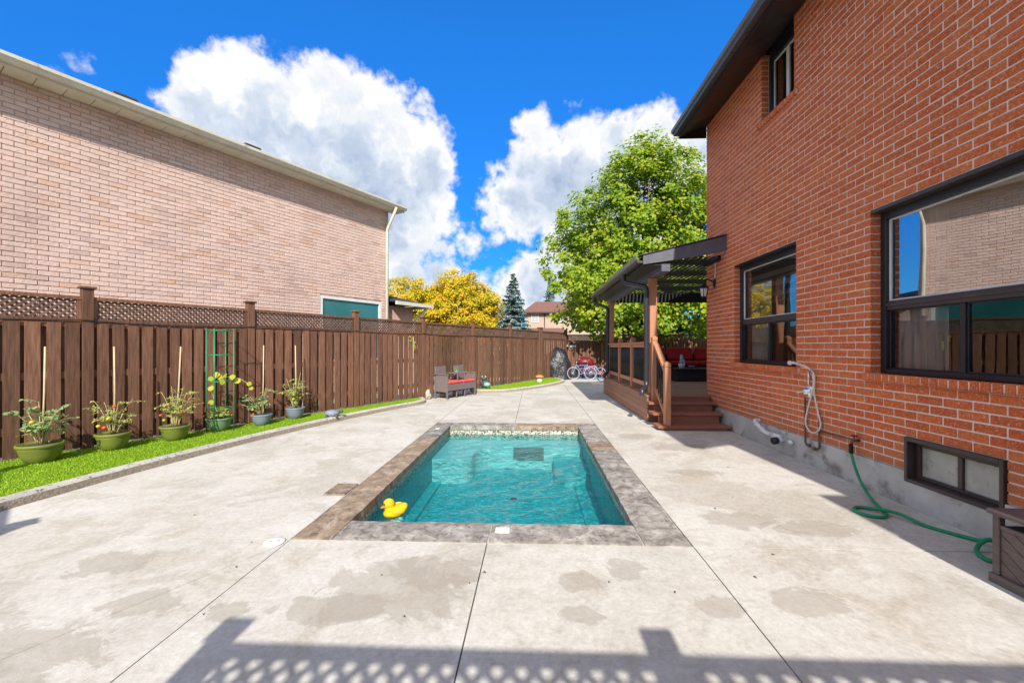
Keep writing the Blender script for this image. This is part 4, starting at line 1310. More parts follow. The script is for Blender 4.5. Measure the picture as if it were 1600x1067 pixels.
# ------------------------------------------------------------------ neighbour's pink brick house on the left
NP = (-7.522, 5.494)
ND = (0.48328, 0.87546)
N0, N1 = -4.2, 6.98
FN = frame_matrix((NP[0], NP[1], 0), ND)
nb_house = thing('pink_brick_house', FN @ Vector((2, 4, 0)), 'large pale pink brick house with cream eaves rising behind the left fence', 'house')
NC, NL = 0.0755, 0.222
nops = [(4.87, 6.74, 0.9, 0.02 + 33.6 * NC)]
brick_wall(nb_house, FN, N0, N1, 0.02, 68, NC, NL, nops, 'pinkbrick', 'pinkmortar', 0.013, 300, zmin_keep=1.8, jit=0.004, joint=0.009)
NZ = 0.02 + 68 * NC       # top of the brickwork
a = MB(FN)
a.box(N0, N1 - 0.0, 0.12, 8.5, -0.1, NZ - 0.02)
a.v = a.v
mbody = MB(FN)
mbody.box(N0 - 0.0, N0 + 0.1, 0.12, 8.5, -0.1, NZ)
mbody.box(N1 - 0.1, N1 - 0.003, 0.12, 8.5, -0.1, NZ)
mbody.box(N0 + 0.1, N1 - 0.1, 8.4, 8.5, -0.1, NZ)
mbody.build('side_walls', 'pinkbrick', nb_house)
# window: white frame, teal pane
zt = nops[0][3]
a = MB(FN)
for b in ((4.875, 4.95, 0.905, zt - 0.004), (6.66, 6.735, 0.905, zt - 0.004), (4.95, 6.66, zt - 0.075, zt - 0.004), (4.95, 6.66, 0.905, 0.98)):
    a.box(b[0], b[1], 0.01, 0.09, b[2], b[3], 0.004)
nw = a.build('window', 'white', nb_house)
a = MB(FN)
a.box(4.95, 6.66, 0.05, 0.06, 0.98, zt - 0.075)
a.build('pane', 'tealglass', nw)
# eaves: soffit panels, fascia, gutter, downpipe, roof, vents
OH = 0.33
s = N0
while s < N1 + 0.25:
    a = MB(FN)
    s2 = min(s + 0.30, N1 + 0.27)
    a.box(s + 0.004, s2 - 0.004, -OH, 0.03, NZ + 0.002, NZ + 0.02)
    a.build('soffit_panel', 'cream', nb_house)
    s = s2
a = MB(FN)
a.box(N0, N1 + 0.27, -OH + 0.01, 0.02, NZ + 0.021, NZ + 0.03)
a.build('soffit_backing', 'joint', nb_house)
a = MB(FN)
a.box(N0, N1 + 0.27, -OH - 0.02, -OH - 0.001, NZ - 0.015, NZ + 0.16)
a.build('fascia', 'ivory', nb_house)
gs = [(-OH - 0.021, NZ + 0.03), (-OH - 0.10, NZ + 0.03), (-OH - 0.115, NZ + 0.07), (-OH - 0.14, NZ + 0.085), (-OH - 0.145, NZ + 0.13), (-OH - 0.13, NZ + 0.13), (-OH - 0.12, NZ + 0.09), (-OH - 0.021, NZ + 0.06)]
n = len(gs)
a = MB(FN)
vs = [(N0, yv, z) for yv, z in gs] + [(N1 + 0.28, yv, z) for yv, z in gs]
a.add(vs, [tuple(range(n))[::-1], tuple(range(n, 2 * n))] + [(i, (i + 1) % n, n + (i + 1) % n, n + i) for i in range(n)])
a.build('gutter', 'ivory', nb_house)
a = MB(FN)
a.tube([(N1 - 0.10, -OH - 0.08, NZ + 0.03), (N1 - 0.10, -OH - 0.08, NZ - 0.03), (N1 - 0.10, -0.07, NZ - 0.52), (N1 - 0.10, -0.055, NZ - 0.62), (N1 - 0.10, -0.055, 0.1)], 0.042, 8)
a.build('downpipe', 'ivory', nb_house, True)
a = MB(FN)
e0, e1, yf, yb_, zz, rz = N0 - 0.3, N1 + 0.30, -OH - 0.03, 8.8, NZ + 0.165, NZ + 1.75
ym = (yf + yb_) / 2
a.add([(e0, yf, zz), (e1, yf, zz), (e1, yb_, zz), (e0, yb_, zz), (e0 + 4, ym, rz), (e1 - 4, ym, rz), (e0, yf, zz - 0.02), (e1, yf, zz - 0.02), (e1, yb_, zz - 0.02), (e0, yb_, zz - 0.02)],
      [(0, 1, 5, 4), (1, 2, 5), (2, 3, 4, 5), (3, 0, 4), (6, 9, 8, 7), (0, 6, 7, 1), (1, 7, 8, 2), (2, 8, 9, 3), (3, 9, 6, 0)])
a.build('roof', 'shingle', nb_house)
for sx in (1.25, 3.35):
    a = MB(FN)
    a.box(sx, sx + 0.35, 0.35, 0.75, NZ + 0.2, NZ + 0.56, 0.02)
    a.build('roof_vent', 'brownframe', nb_house)

# neighbour's lower garage beyond the house corner
gar = thing('brick_garage', FN @ Vector((7.6, 2, 0)), 'low pink brick garage with dark hip roof behind the house corner', 'garage')
GZ = 2.50
a = MB(FN)
a.box(7.0, 8.05, 0.12, 5, -0.1, GZ)
a.build('wall', 'pinkbrick', gar)
a = MB(FN)
a.add([(7.0, -0.26, GZ + 0.1), (8.42, -0.26, GZ + 0.1), (8.42, 5.4, GZ + 0.1), (7.0, 5.4, GZ + 0.1), (7.0, 1.6, GZ + 0.62), (7.0, 3.6, GZ + 0.62)], [(0, 1, 4), (1, 2, 5, 4), (2, 3, 5), (3, 0, 4, 5), (0, 3, 2, 1)])
a.build('roof', 'shingle', gar)
a = MB(FN)
a.box(7.0, 8.5, -0.33, -0.262, GZ, GZ + 0.10)
a.box(8.43, 8.5, -0.261, 5.4, GZ, GZ + 0.10)
a.build('gutter', 'ivory', gar)
a = MB(FN)
a.tube([(8.3, -0.28, GZ + 0.02), (8.02, 0.05, GZ - 0.45), (8.02, 0.05, 0.1)], 0.045, 8)
a.build('downpipe', 'ivory', gar, True)

# ------------------------------------------------------------------ covered deck
DX0, DX1, DY0, DY1, DZ = 1.97, 5.2, 7.16, 11.55, 0.46
deck = thing('covered_deck', (3.0, 9.3, 0), 'raised reddish brown deck with railing, steps and slatted dark canopy', 'deck')
y = DY0 - 0.02
while y < DY1 - 0.02:
    y2 = min(y + 0.142, DY1)
    MB().box(DX0 - 0.02, (3.04 if y < HY1 + 0.02 else DX1), y + 0.002, y2 - 0.003, DZ - 0.028, DZ, 0.003).build('floor_board', 'decking', deck)
    y = y2
for i in range(4):
    z = 0.012 + i * 0.105
    MB().box(DX0, DX0 + 0.02, DY0, DY1, z, z + 0.101, 0.002).build('skirt_board', 'decking', deck)
    MB().box(DX0 + 0.022, 3.03, DY0, DY0 + 0.02, z, z + 0.101, 0.002).build('skirt_board', 'tread', deck)
MB().box(DX0 + 0.03, DX1, DY0 + 0.25, DY1 - 0.02, 0.0, DZ - 0.035).build('substructure', 'joint', deck)
# steps
for zt, ya, yb in ((0.075, 6.40, 6.70), (0.232, 6.66, 6.95), (0.372, 6.90, 7.16)):
    MB().box(1.93, 3.035, ya, yb, zt - 0.04, zt, 0.004).build('tread', 'tread', deck)
MB().box(1.99, 3.0, 6.42, 6.47, 0.0, 0.034).build('riser', 'tread', deck)
MB().box(2.02, 2.98, 6.69, 6.705, 0.076, 0.19).build('riser', 'tread', deck)
MB().box(2.02, 2.98, 6.94, 6.955, 0.233, 0.33).build('riser', 'tread', deck)
for x in (2.14, 2.86):
    MB().box(x, x + 0.07, 6.74, 6.80, 0.0, 0.19, 0.003).build('step_bearer', 'tread', deck)
    MB().box(x, x + 0.07, 6.98, 7.04, 0.0, 0.33, 0.003).build('step_bearer', 'tread', deck)


def newel(x, y, z0, z1, w=0.095):
    a = MB()
    h = w / 2
    a.box(x - h, x + h, y - h, y + h, z0, z1 - 0.10, 0.006)
    p = a.build('rail_post', 'deckpost', deck)
    a = MB()
    a.box(x - h * 0.86, x + h * 0.86, y - h * 0.86, y + h * 0.86, z1 - 0.0995, z1 - 0.085, 0.002)
    a.box(x - h, x + h, y - h, y + h, z1 - 0.0845, z1 - 0.03, 0.006)
    a.add([(x - h * .9, y - h * .9, z1 - 0.0295), (x + h * .9, y - h * .9, z1 - 0.0295), (x + h * .9, y + h * .9, z1 - 0.0295), (x - h * .9, y + h * .9, z1 - 0.0295), (x, y, z1)], [(0, 1, 4), (1, 2, 4), (2, 3, 4), (3, 0, 4), (0, 3, 2, 1)])
    a.build('post_cap', 'deckpost', p)


newel(2.09, 6.48, 0.075, 1.07)
newel(2.075, 7.10, 0.36, 1.49)
for yy in (8.55, 9.75):
    newel(2.06, yy, DZ, 1.50)
for x, yy, zt in ((2.11, 7.33, 2.50), (2.11, 11.15, 2.50)):
    MB().box(x - 0.065, x + 0.065, yy - 0.065, yy + 0.065, DZ, zt, 0.006).build('roof_post', 'deckpost', deck)
rail_stops = [7.40, 8.50, 9.70, 11.08]
starts = [7.40, 8.60, 9.80]
for a0, a1 in zip(starts, rail_stops[1:]):
    MB().box(2.01, 2.11, a0, a1, 1.352, 1.385, 0.004).build('hand_rail', 'deckpost', deck)
    MB().box(2.035, 2.085, a0, a1, 1.285, 1.351, 0.003).build('sub_rail', 'deckpost', deck)
    MB().box(2.035, 2.085, a0, a1, 0.585, 0.66, 0.003).build('bottom_rail', 'deckpost', deck)
    nb = int((a1 - a0) / 0.085)
    for i in range(nb):
        yy = a0 + (a1 - a0) * (i + 0.5) / nb
        MB().tube([(2.06, yy, 0.661), (2.06, yy, 1.284)], 0.0095, 6).build('baluster', 'black', deck, True)
MB().bar((2.085, 7.05, 1.335), (2.09, 6.53, 0.93), 0.085, 0.045).build('stair_rail', 'deckpost', deck)
MB().bar((2.085, 7.05, 0.60), (2.09, 6.53, 0.22), 0.05, 0.06).build('stair_rail', 'deckpost', deck)
for i in range(5):
    t = (i + 0.6) / 5.4
    yy = 7.05 - 0.52 * t
    MB().tube([(2.088, yy, 0.60 - 0.38 * t + 0.035), (2.088, yy, 1.335 - 0.405 * t - 0.025)], 0.0095, 6).build('baluster', 'black', deck, True)
# canopy
RY0, RY1 = 6.60, 11.62
MB().box(2.05, 2.19, RY0 + 0.03, RY1 - 0.1, 2.50, 2.62, 0.004).build('beam', 'slate', deck)
a = MB()
fas = [(1.755, 2.61), (2.33, 2.69), (3.05, 2.81), (3.05, 3.05), (1.755, 2.745)]
vs = [(x, yy, z) for yy in (RY0, RY0 + 0.03) for x, z in fas]
a.add(vs, [(4, 3, 2, 1, 0), (5, 6, 7, 8, 9)] + [(i, (i + 1) % 5, 5 + (i + 1) % 5, 5 + i) for i in range(5)])
a.build('front_fascia', 'slate', deck)
# roof skin over the wall side near the front edge and over the solid eave strip
a = MB()
vs = [(1.70, RY0 - 0.02, 2.748), (3.055, RY0 - 0.02, 3.066), (3.055, RY0 + 0.16, 3.066), (1.70, RY0 + 0.16, 2.748)]
vs += [(x, yy, z + 0.012) for x, yy, z in vs]
a.add(vs, [(0, 3, 2, 1), (4, 5, 6, 7), (0, 1, 5, 4), (1, 2, 6, 5), (2, 3, 7, 6), (3, 0, 4, 7)])
a.build('roof_edge', 'shingle', deck)
MB().box(1.74, 2.30, RY0 + 0.165, RY1, 2.70, 2.745).build('roof_strip', 'black', deck)
MB().box(1.745, 2.05, RY0 + 0.035, RY1 - 0.02, 2.602, 2.612).build('soffit', 'charcoal', deck)
MB().box(2.2, DX1, RY1 - 0.10, RY1 - 0.04, 2.52, 2.79).build('back_beam', 'black', deck)
MB().box(3.0, 3.05, RY0 + 0.2, HY1, 2.70, 2.79).build('wall_ledger', 'black', deck)
x = 2.33
while x < DX1:
    yy = RY0 + 0.18 if x + 0.08 < 3.04 else HY1 + 0.03
    MB().box(x, x + 0.064, yy, RY1 - 0.11, 2.757, 2.764).build('canopy_slat', 'black', deck)
    x += 0.098
for yy in (7.45, 8.55, 9.65, 10.75):
    MB().box(2.2, DX1, yy, yy + 0.05, 2.766, 2.86).build('rafter', 'black', deck)
gs = [(1.745, 2.63), (1.67, 2.63), (1.645, 2.67), (1.625, 2.68), (1.62, 2.745), (1.632, 2.745), (1.64, 2.69), (1.745, 2.66)]
n = len(gs)
vs = [(xx, RY0 - 0.01, z) for xx, z in gs] + [(xx, RY1, z) for xx, z in gs]
MB().add(vs, [tuple(range(n)), tuple(range(n, 2 * n))[::-1]] + [(i, n + i, n + (i + 1) % n, (i + 1) % n) for i in range(n)]).build('gutter', 'gutterdark', deck)
for yo, px_, py_ in ((7.72, 1.985, 7.27), (11.35, 2.0, 11.10)):
    pts = smooth_line([(1.69, yo, 2.63), (1.69, yo, 2.54), (1.74, yo - 0.05, 2.47), (px_ - 0.05, py_ + 0.06, 2.37), (px_, py_, 2.30), (px_, py_, 2.1)], 5)
    pts += [(px_, py_, 1.2), (px_, py_, 0.70)] + smooth_line([(px_, py_, 0.66), (px_ - 0.02, py_ - 0.03, 0.60), (px_ - 0.09, py_ - 0.13, 0.565), (px_ - 0.12, py_ - 0.17, 0.53), (px_ - 0.125, py_ - 0.18, 0.47)], 4)
    MB().tube(pts, 0.043, 10).build('downpipe', 'charcoal', deck, True)

# things on the deck
sofa = thing('outdoor_sofa', (3.9, 11.1, DZ), 'black wicker outdoor sofa with deep red cushions at the back of the deck', 'sofa')
MB().box(2.75, 5.05, 10.85, 11.45, DZ + 0.04, DZ + 0.34, 0.02).build('base', 'darkfabric', sofa)
MB().box(2.75, 5.05, 11.36, 11.46, DZ + 0.3405, DZ + 0.66, 0.02).build('backrest', 'darkfabric', sofa)
MB().box(2.75, 2.87, 10.85, 11.355, DZ + 0.3405, DZ + 0.56, 0.02).build('arm', 'darkfabric', sofa)
for x in (2.9, 3.62, 4.34):
    MB().box(x, x + 0.69, 10.83, 11.34, DZ + 0.345, DZ + 0.46, 0.035).build('seat_cushion', 'deepred', sofa)
    a = MB(Matrix.Translation((x + 0.345, 11.26, DZ + 0.63)) @ Matrix.Rotation(R(-12), 4, 'X'))
    a.box(-0.33, 0.33, -0.07, 0.07, -0.17, 0.19, 0.045)
    a.build('back_cushion', 'deepred', sofa)
for x in (2.8, 5.0):
    for yy in (10.9, 11.4):
        MB().box(x - 0.025, x + 0.025, yy - 0.025, yy + 0.025, DZ, DZ + 0.0395).build('leg', 'black', sofa)
tbl = thing('coffee_table', (3.85, 10.2, DZ), 'low black wicker coffee table in front of the red sofa', 'table')
MB().box(3.45, 4.35, 9.98, 10.5, DZ, DZ + 0.28, 0.01).build('base', 'darkfabric', tbl)
MB().box(3.41, 4.39, 9.94, 10.54, DZ + 0.2805, DZ + 0.31, 0.006).build('table_top', 'black', tbl)
TZ = DZ + 0.31
cac = thing('potted_cactus', (3.62, 10.15, TZ), 'small green cactus in a pale pot on the deck table', 'plant')
MB().lathe([(0.06, 0), (0.075, 0.09), (0.078, 0.11), (0.06, 0.105)], (3.62, 10.15, TZ), 20).build('pot', 'white', cac, True)
MB().lathe([(0.03, 0.1), (0.045, 0.16), (0.042, 0.25), (0.025, 0.32), (0.004, 0.34)], (3.62, 10.15, TZ), 14).build('stem', 'verdigris', cac, True)
MB().lathe([(0.02, 0.1), (0.026, 0.14), (0.02, 0.2), (0.003, 0.22)], (3.67, 10.13, TZ), 12).build('side_shoot', 'verdigris', cac, True)
o = MB().lathe([(0.03, 0), (0.07, 0.05), (0.075, 0.065), (0.066, 0.06), (0.02, 0.015)], (3.85, 10.12, TZ), 20).build('bowl', 'bluepot', None, True)
tag(o, 'little grey blue bowl beside the cactus on the deck table', 'bowl')

# ------------------------------------------------------------------ things on the red wall
lamp = thing('wall_lantern', (WALL_X, 7.07, 2.35), 'black lantern lamp on a curved arm on the red brick wall', 'lamp')
MB().lathe([(0.055, 0), (0.05, 0.012), (0.03, 0.022)], (0, 0, 0), 20)
a = MB(Matrix.Translation((WALL_X - 0.001, 7.03, 2.37)) @ Matrix.Rotation(R(-90), 4, 'Y'))
a.lathe([(0.055, 0), (0.052, 0.012), (0.03, 0.024)], (0, 0, 0), 20, 1.5, 0.8)
a.build('back_plate', 'black', lamp, True)
MB().tube(smooth_line([(WALL_X - 0.02, 7.03, 2.38), (WALL_X - 0.08, 7.03, 2.42), (WALL_X - 0.15, 7.03, 2.43), (WALL_X - 0.18, 7.03, 2.38)], 4), 0.011, 8).build('arm', 'black', lamp, True)
LC = (WALL_X - 0.18, 7.03, 2.14)
MB().lathe([(0.004, 0.245), (0.015, 0.235), (0.03, 0.20), (0.085, 0.15), (0.088, 0.14)], LC, 6).build('roof', 'black', lamp)
MB().lathe([(0.045, 0.005), (0.07, 0.138)], LC, 6).build('lamp_glass', 'lampglass', lamp)
a = MB()
for k in range(6):
    t = k * math.pi / 3
    a.tube([(LC[0] + 0.047 * math.cos(t), LC[1] + 0.047 * math.sin(t), LC[2]), (LC[0] + 0.073 * math.cos(t), LC[1] + 0.073 * math.sin(t), LC[2] + 0.14)], 0.005, 5)
a.lathe([(0.05, -0.012), (0.052, 0.004)], LC, 6)
a.build('cage', 'black', lamp)
o = MB().tube(smooth_line([(WALL_X - 0.012, 7.0, 2.44), (WALL_X - 0.012, 6.98, 2.6), (WALL_X - 0.012, 6.98, 2.70), (WALL_X - 0.03, 7.02, 2.76), (WALL_X - 0.03, 7.1, 2.77)], 4), 0.009, 6).build('conduit', 'white', lamp, True)

sh = thing('hand_shower', (WALL_X, 4.65, 0.8), 'chrome outdoor hand shower with looped hose on the brick wall', 'shower')
a = MB(Matrix.Translation((WALL_X - 0.001, 4.66, 0.80)) @ Matrix.Rotation(R(-90), 4, 'Y'))
a.lathe([(0.078, 0), (0.078, 0.01), (0.06, 0.022), (0.03, 0.026), (0.03, 0.065), (0.004, 0.068)], (0, 0, 0), 28)
a.build('valve_plate', 'chrome', sh, True)
MB().bar((WALL_X - 0.06, 4.66, 0.80), (WALL_X - 0.075, 4.75, 0.785), 0.022, 0.018).build('lever', 'chrome', sh)
MB().tube([(WALL_X - 0.02, 4.645, 0.86), (WALL_X - 0.02, 4.645, 1.03)], 0.011, 8).build('riser_pipe', 'chrome', sh, True)
MB().tube(smooth_line([(WALL_X - 0.03, 4.60, 1.05), (WALL_X - 0.06, 4.66, 1.085), (WALL_X - 0.085, 4.78, 1.115), (WALL_X - 0.10, 4.86, 1.112)], 5), [0.012] * 10 + [0.016] * 3 + [0.027, 0.03, 0.024], 10).build('handset', 'steel', sh, True)
MB().tube(smooth_line([(WALL_X - 0.03, 4.60, 1.05), (WALL_X - 0.035, 4.53, 0.98), (WALL_X - 0.03, 4.54, 0.8), (WALL_X - 0.03, 4.48, 0.6), (WALL_X - 0.03, 4.44, 0.47), (WALL_X - 0.035, 4.50, 0.385), (WALL_X - 0.035, 4.60, 0.375), (WALL_X - 0.035, 4.67, 0.45), (WALL_X - 0.035, 4.64, 0.6), (WALL_X - 0.035, 4.585, 0.75), (WALL_X - 0.03, 4.55, 0.90), (WALL_X - 0.025, 4.57, 1.0)], 6), 0.0095, 8).build('shower_hose', 'steel', sh, True)
MB().tube([(WALL_X - 0.022, 4.70, 0.73), (WALL_X - 0.022, 4.70, 0.235), (WALL_X - 0.028, 4.66, 0.21)], 0.009, 8).build('supply_pipe', 'copper', sh, True)
MB().tube([(WALL_X - 0.022, 4.475, 0.60), (WALL_X - 0.022, 4.475, 0.225), (WALL_X - 0.028, 4.51, 0.20)], 0.009, 8).build('supply_pipe', 'copper', sh, True)
for yy, zz in ((4.63, 0.215), (4.54, 0.20)):
    MB().ball((WALL_X - 0.028, yy, zz), 0.02, 6).build('valve_knob', 'copper', sh, True)
MB().tube([(WALL_X - 0.022, 4.46, 0.405), (WALL_X - 0.022, 4.0, 0.42)], 0.008, 8).build('supply_pipe', 'copper', sh, True)

pv = thing('pvc_drain_pipe', (WALL_X, 5.4, 0.2), 'white plastic pipe with black threaded end on the foundation', 'pipe')
MB().tube(smooth_line([(WALL_X + 0.01, 5.66, 0.30), (WALL_X - 0.05, 5.66, 0.305), (WALL_X - 0.075, 5.62, 0.29), (WALL_X - 0.075, 5.50, 0.235), (WALL_X - 0.07, 5.40, 0.20), (WALL_X - 0.06, 5.26, 0.195)], 5), 0.026, 12).build('pipe', 'pvc', pv, True)
for y_, z_ in ((5.585, 0.272), (5.46, 0.222)):
    a = MB(Matrix.Translation((WALL_X - 0.075, y_, z_)) @ Matrix.Rotation(R(-65), 4, 'X'))
    a.lathe([(0.032, -0.012), (0.033, 0), (0.032, 0.02)], (0, 0, 0), 14)
    a.build('collar', 'pvc', pv, True)
MB().tube([(WALL_X - 0.06, 5.27, 0.195), (WALL_X - 0.06, 5.09, 0.19)], 0.036, 12).build('socket', 'pvc', pv, True)
MB().tube([(WALL_X + 0.0, 5.12, 0.165), (WALL_X - 0.10, 5.10, 0.160)], 0.03, 12).build('elbow', 'pvc', pv, True)
a = MB()
a.tube([(WALL_X - 0.095, 5.10, 0.160), (WALL_X - 0.15, 5.09, 0.156)], 0.042, 14)
a.build('end_cap', 'black', pv, True)
MB().tube([(WALL_X - 0.01, 5.0, 0.175), (WALL_X - 0.05, 4.90, 0.175)], 0.024, 10).build('stub', 'pvc', pv, True)

tap = thing('garden_tap', (WALL_X, 3.97, 0.41), 'small brass hose tap where the green hose starts', 'tap')
MB().tube([(WALL_X + 0.0, 3.97, 0.42), (WALL_X - 0.06, 3.97, 0.42), (WALL_X - 0.075, 3.97, 0.385)], 0.013, 8).build('spout', 'copper', tap, True)
a = MB(Matrix.Translation((WALL_X - 0.045, 3.97, 0.435)))
a.lathe([(0.006, 0), (0.006, 0.02), (0.026, 0.022), (0.026, 0.032), (0.004, 0.034)], (0, 0, 0), 12)
a.build('tap_handle', 'deepred', tap, True)
hz_ = 0.0135
hp = [(2.985, 3.97, 0.372), (2.985, 3.965, 0.30), (2.955, 3.88, 0.19), (2.88, 3.70, 0.09), (2.79, 3.47, 0.032), (2.72, 3.27, hz_), (2.64, 3.20, hz_), (2.55, 3.23, hz_), (2.53, 3.33, hz_), (2.60, 3.39, hz_), (2.69, 3.33, hz_ + 0.012), (2.75, 3.20, hz_ + 0.03), (2.82, 3.06, hz_), (2.90, 2.92, hz_), (2.95, 2.82, hz_ + 0.01), (2.955, 2.76, 0.05), (2.92, 2.66, 0.055), (2.82, 2.56, 0.03), (2.74, 2.58, hz_), (2.78, 2.68, 0.03), (2.90, 2.72, 0.075), (2.965, 2.62, 0.05), (2.98, 2.5, hz_), (2.99, 2.42, hz_)]
hose = thing('garden_hose', (2.7, 3.2, 0), 'green garden hose looping from the wall tap across the concrete', 'hose')
MB().tube(smooth_line(hp, 8), 0.0125, 10).build('tube', 'hose', hose, True)
MB().tube([(2.985, 3.97, 0.385), (2.985, 3.967, 0.30)], 0.018, 10).build('coupling', 'rubber', hose, True)

# resin storage box with chevron panels
bx = thing('storage_box', (2.78, 1.85, 0), 'grey brown resin deck box with chevron side by the house wall', 'storage box')
X0, X1, Y0, Y1, ZT = 2.545, 3.0, 1.35, 2.375, 0.40
MB().box(X0 - 0.012, X1, Y0 - 0.012, Y1 + 0.012, 0.0, 0.05, 0.006).build('plinth', 'boxbrown', bx)
MB().box(X0 + 0.024, X1 - 0.02, Y0 + 0.02, Y1 - 0.02, 0.0505, ZT - 0.085).build('core', 'joint', bx)
for yy in (Y0, Y1 - 0.035):
    for xx in (X0, X1 - 0.035):
        MB().box(xx, xx + 0.035, yy, yy + 0.035, 0.0505, ZT - 0.0255, 0.003).build('corner_post', 'boxbrown', bx)
MB().box(X0 - 0.015, X1 + 0.01, Y0 - 0.02, Y1 + 0.02, ZT - 0.025, ZT, 0.005).build('lid', 'boxbrown', bx)
MB().box(X0 + 0.004, X0 + 0.023, Y0 + 0.036, Y1 - 0.036, ZT - 0.10, ZT - 0.075, 0.002).build('top_rail', 'boxbrown', bx)


def chevron(y0, y1, z0, z1, x):
    """slanted planks of one chevron half-panel, clipped to the panel"""
    up = y1 > y0
    lo, hi = min(y0, y1), max(y0, y1)
    p = 0.072
    k = -8
    while k < 14:
        zc = z0 + k * p
        pts = []
        for t in (lo, hi):
            dz = (t - y0) * (1 if up else -1) * 0.75
            pts.append((t, zc + dz))
        (ya, za), (yb, zb) = pts
        poly = [(ya, za), (yb, zb), (yb, zb + p - 0.005), (ya, za + p - 0.005)]
        for ax, lim, sgn in ((1, z0, 1), (1, z1, -1)):
            out = []
            for i in range(len(poly)):
                a_, b_ = poly[i], poly[(i + 1) % len(poly)]
                ia, ib = sgn * (a_[ax] - lim) >= 0, sgn * (b_[ax] - lim) >= 0
                if ia:
                    out.append(a_)
                if ia != ib:
                    t = (lim - a_[ax]) / (b_[ax] - a_[ax])
                    out.append((a_[0] + t * (b_[0] - a_[0]), lim))
            poly = out
            if len(poly) < 3:
                break
        if len(poly) >= 3:
            n = len(poly)
            a = MB()
            vs = [(x, q[0], q[1]) for q in poly] + [(x + 0.012, q[0], q[1]) for q in poly]
            a.add(vs, [tuple(range(n))[::-1], tuple(range(n, 2 * n))] + [(i, (i + 1) % n, n + (i + 1) % n, n + i) for i in range(n)])
            a.build('chevron_slat', 'boxbrown', bx)
        k += 1


chevron(Y1 - 0.037 - 0.30, Y1 - 0.037, 0.052, ZT - 0.102, X0 + 0.010)
chevron(Y1 - 0.037 - 0.303, Y1 - 0.037 - 0.62, 0.052, ZT - 0.102, X0 + 0.010)
chevron(Y0 + 0.037 + 0.0, Y1 - 0.037 - 0.623, 0.052, ZT - 0.102, X0 + 0.010)

# ------------------------------------------------------------------ potted plants along the fence
GZ0 = 0.080


def pot_profile(r, h):
    return [(r * 0.52, 0), (r * 0.66, h * 0.12), (r * 0.82, h * 0.42), (r * 0.90, h * 0.74), (r * 0.93, h * 0.80), (r * 0.91, h * 0.82), (r * 1.0, h * 0.86), (r * 1.0, h * 0.97), (r * 0.98, h), (r * 0.90, h), (r * 0.87, h * 0.88)]


def plant(x, y, pot, r, h, label, stake=None, height=0.6, spread=0.28, n_stems=7, n_leaf=260, leaf='tomleaf', size=0.055, toms=(), lean=(0, 0), second=None):
    t = thing('potted_plant', (x, y, GZ0), label, 'plant', 'potted plants on the turf')
    po = MB().lathe(pot_profile(r, h), (x, y, GZ0), 32).build('pot', pot, t, True)
    MB().lathe([(r * 0.88, h * 0.885), (r * 0.6, h * 0.93), (0.002, h * 0.95)], (x, y, GZ0), 20).build('soil', 'soil', t, True)
    z0 = GZ0 + h * 0.92
    if stake:
        sx, sy, sz = stake
        MB().tube([(x + 0.01, y, z0 - 0.05), (x + 0.5 * sx + 0.012, y + sy * 0.5, (z0 + sz) / 2), (x + sx, y + sy, sz)], 0.0085, 6).build('stake', 'cane', t, True)
    st = MB()
    cs, ns = [], []
    for i in range(n_stems):
        a = 2 * math.pi * (i + random.random() * 0.6) / n_stems
        reach = spread * random.uniform(0.35, 1.0)
        top = height * random.uniform(0.45, 1.0) * (1.15 - 0.5 * reach / spread)
        p0 = Vector((x + 0.03 * math.cos(a), y + 0.03 * math.sin(a), z0))
        p2 = Vector((x + reach * math.cos(a) + lean[0], y + reach * math.sin(a) + lean[1], z0 + top))
        p1 = p0.lerp(p2, 0.5) + Vector((-0.25 * reach * math.cos(a), -0.25 * reach * math.sin(a), top * 0.12))
        pts = [p0 * (1 - s) ** 2 + p1 * 2 * s * (1 - s) + p2 * s * s for s in [k / 6 for k in range(7)]]
        st.tube(pts, [0.006, 0.006, 0.005, 0.005, 0.004, 0.003, 0.002], 5)
        m = int(n_leaf / n_stems)
        for k in range(m // 5):
            s = random.uniform(0.3, 1.0) ** 0.8
            c = p0 * (1 - s) ** 2 + p1 * 2 * s * (1 - s) + p2 * s * s
            # a compound leaf: leaflets along a drooping stalk
            b = random.uniform(0, 2 * math.pi)
            ln = random.uniform(0.06, 0.15)
            e = c + Vector((ln * math.cos(b), ln * math.sin(b), random.uniform(-0.05, 0.04)))
            st.tube([c, c.lerp(e, 0.6) + Vector((0, 0, 0.015)), e], 0.0018, 4)
            for q in range(5):
                f = 0.35 + 0.65 * q / 4
                pt = c.lerp(e, f)
                side = (-1) ** q
                cs.append((pt.x - side * 0.025 * math.sin(b), pt.y + side * 0.025 * math.cos(b), pt.z))
                ns.append((0.3 * math.cos(b), 0.3 * math.sin(b) - 0.25, 0.8))
    st.build('stems', 'stem', t, True)
    leaf_object('foliage', cs, ns, size, leaf, t, droop=0.9, jitter=0.5, aspect=0.6)
    for dx, dy, zz, rr, mm in toms:
        MB().ball((x + dx, y + dy, zz), rr * 0.72, 8, 1, 1, 0.88).build('tomato', mm, t, True)
    return t


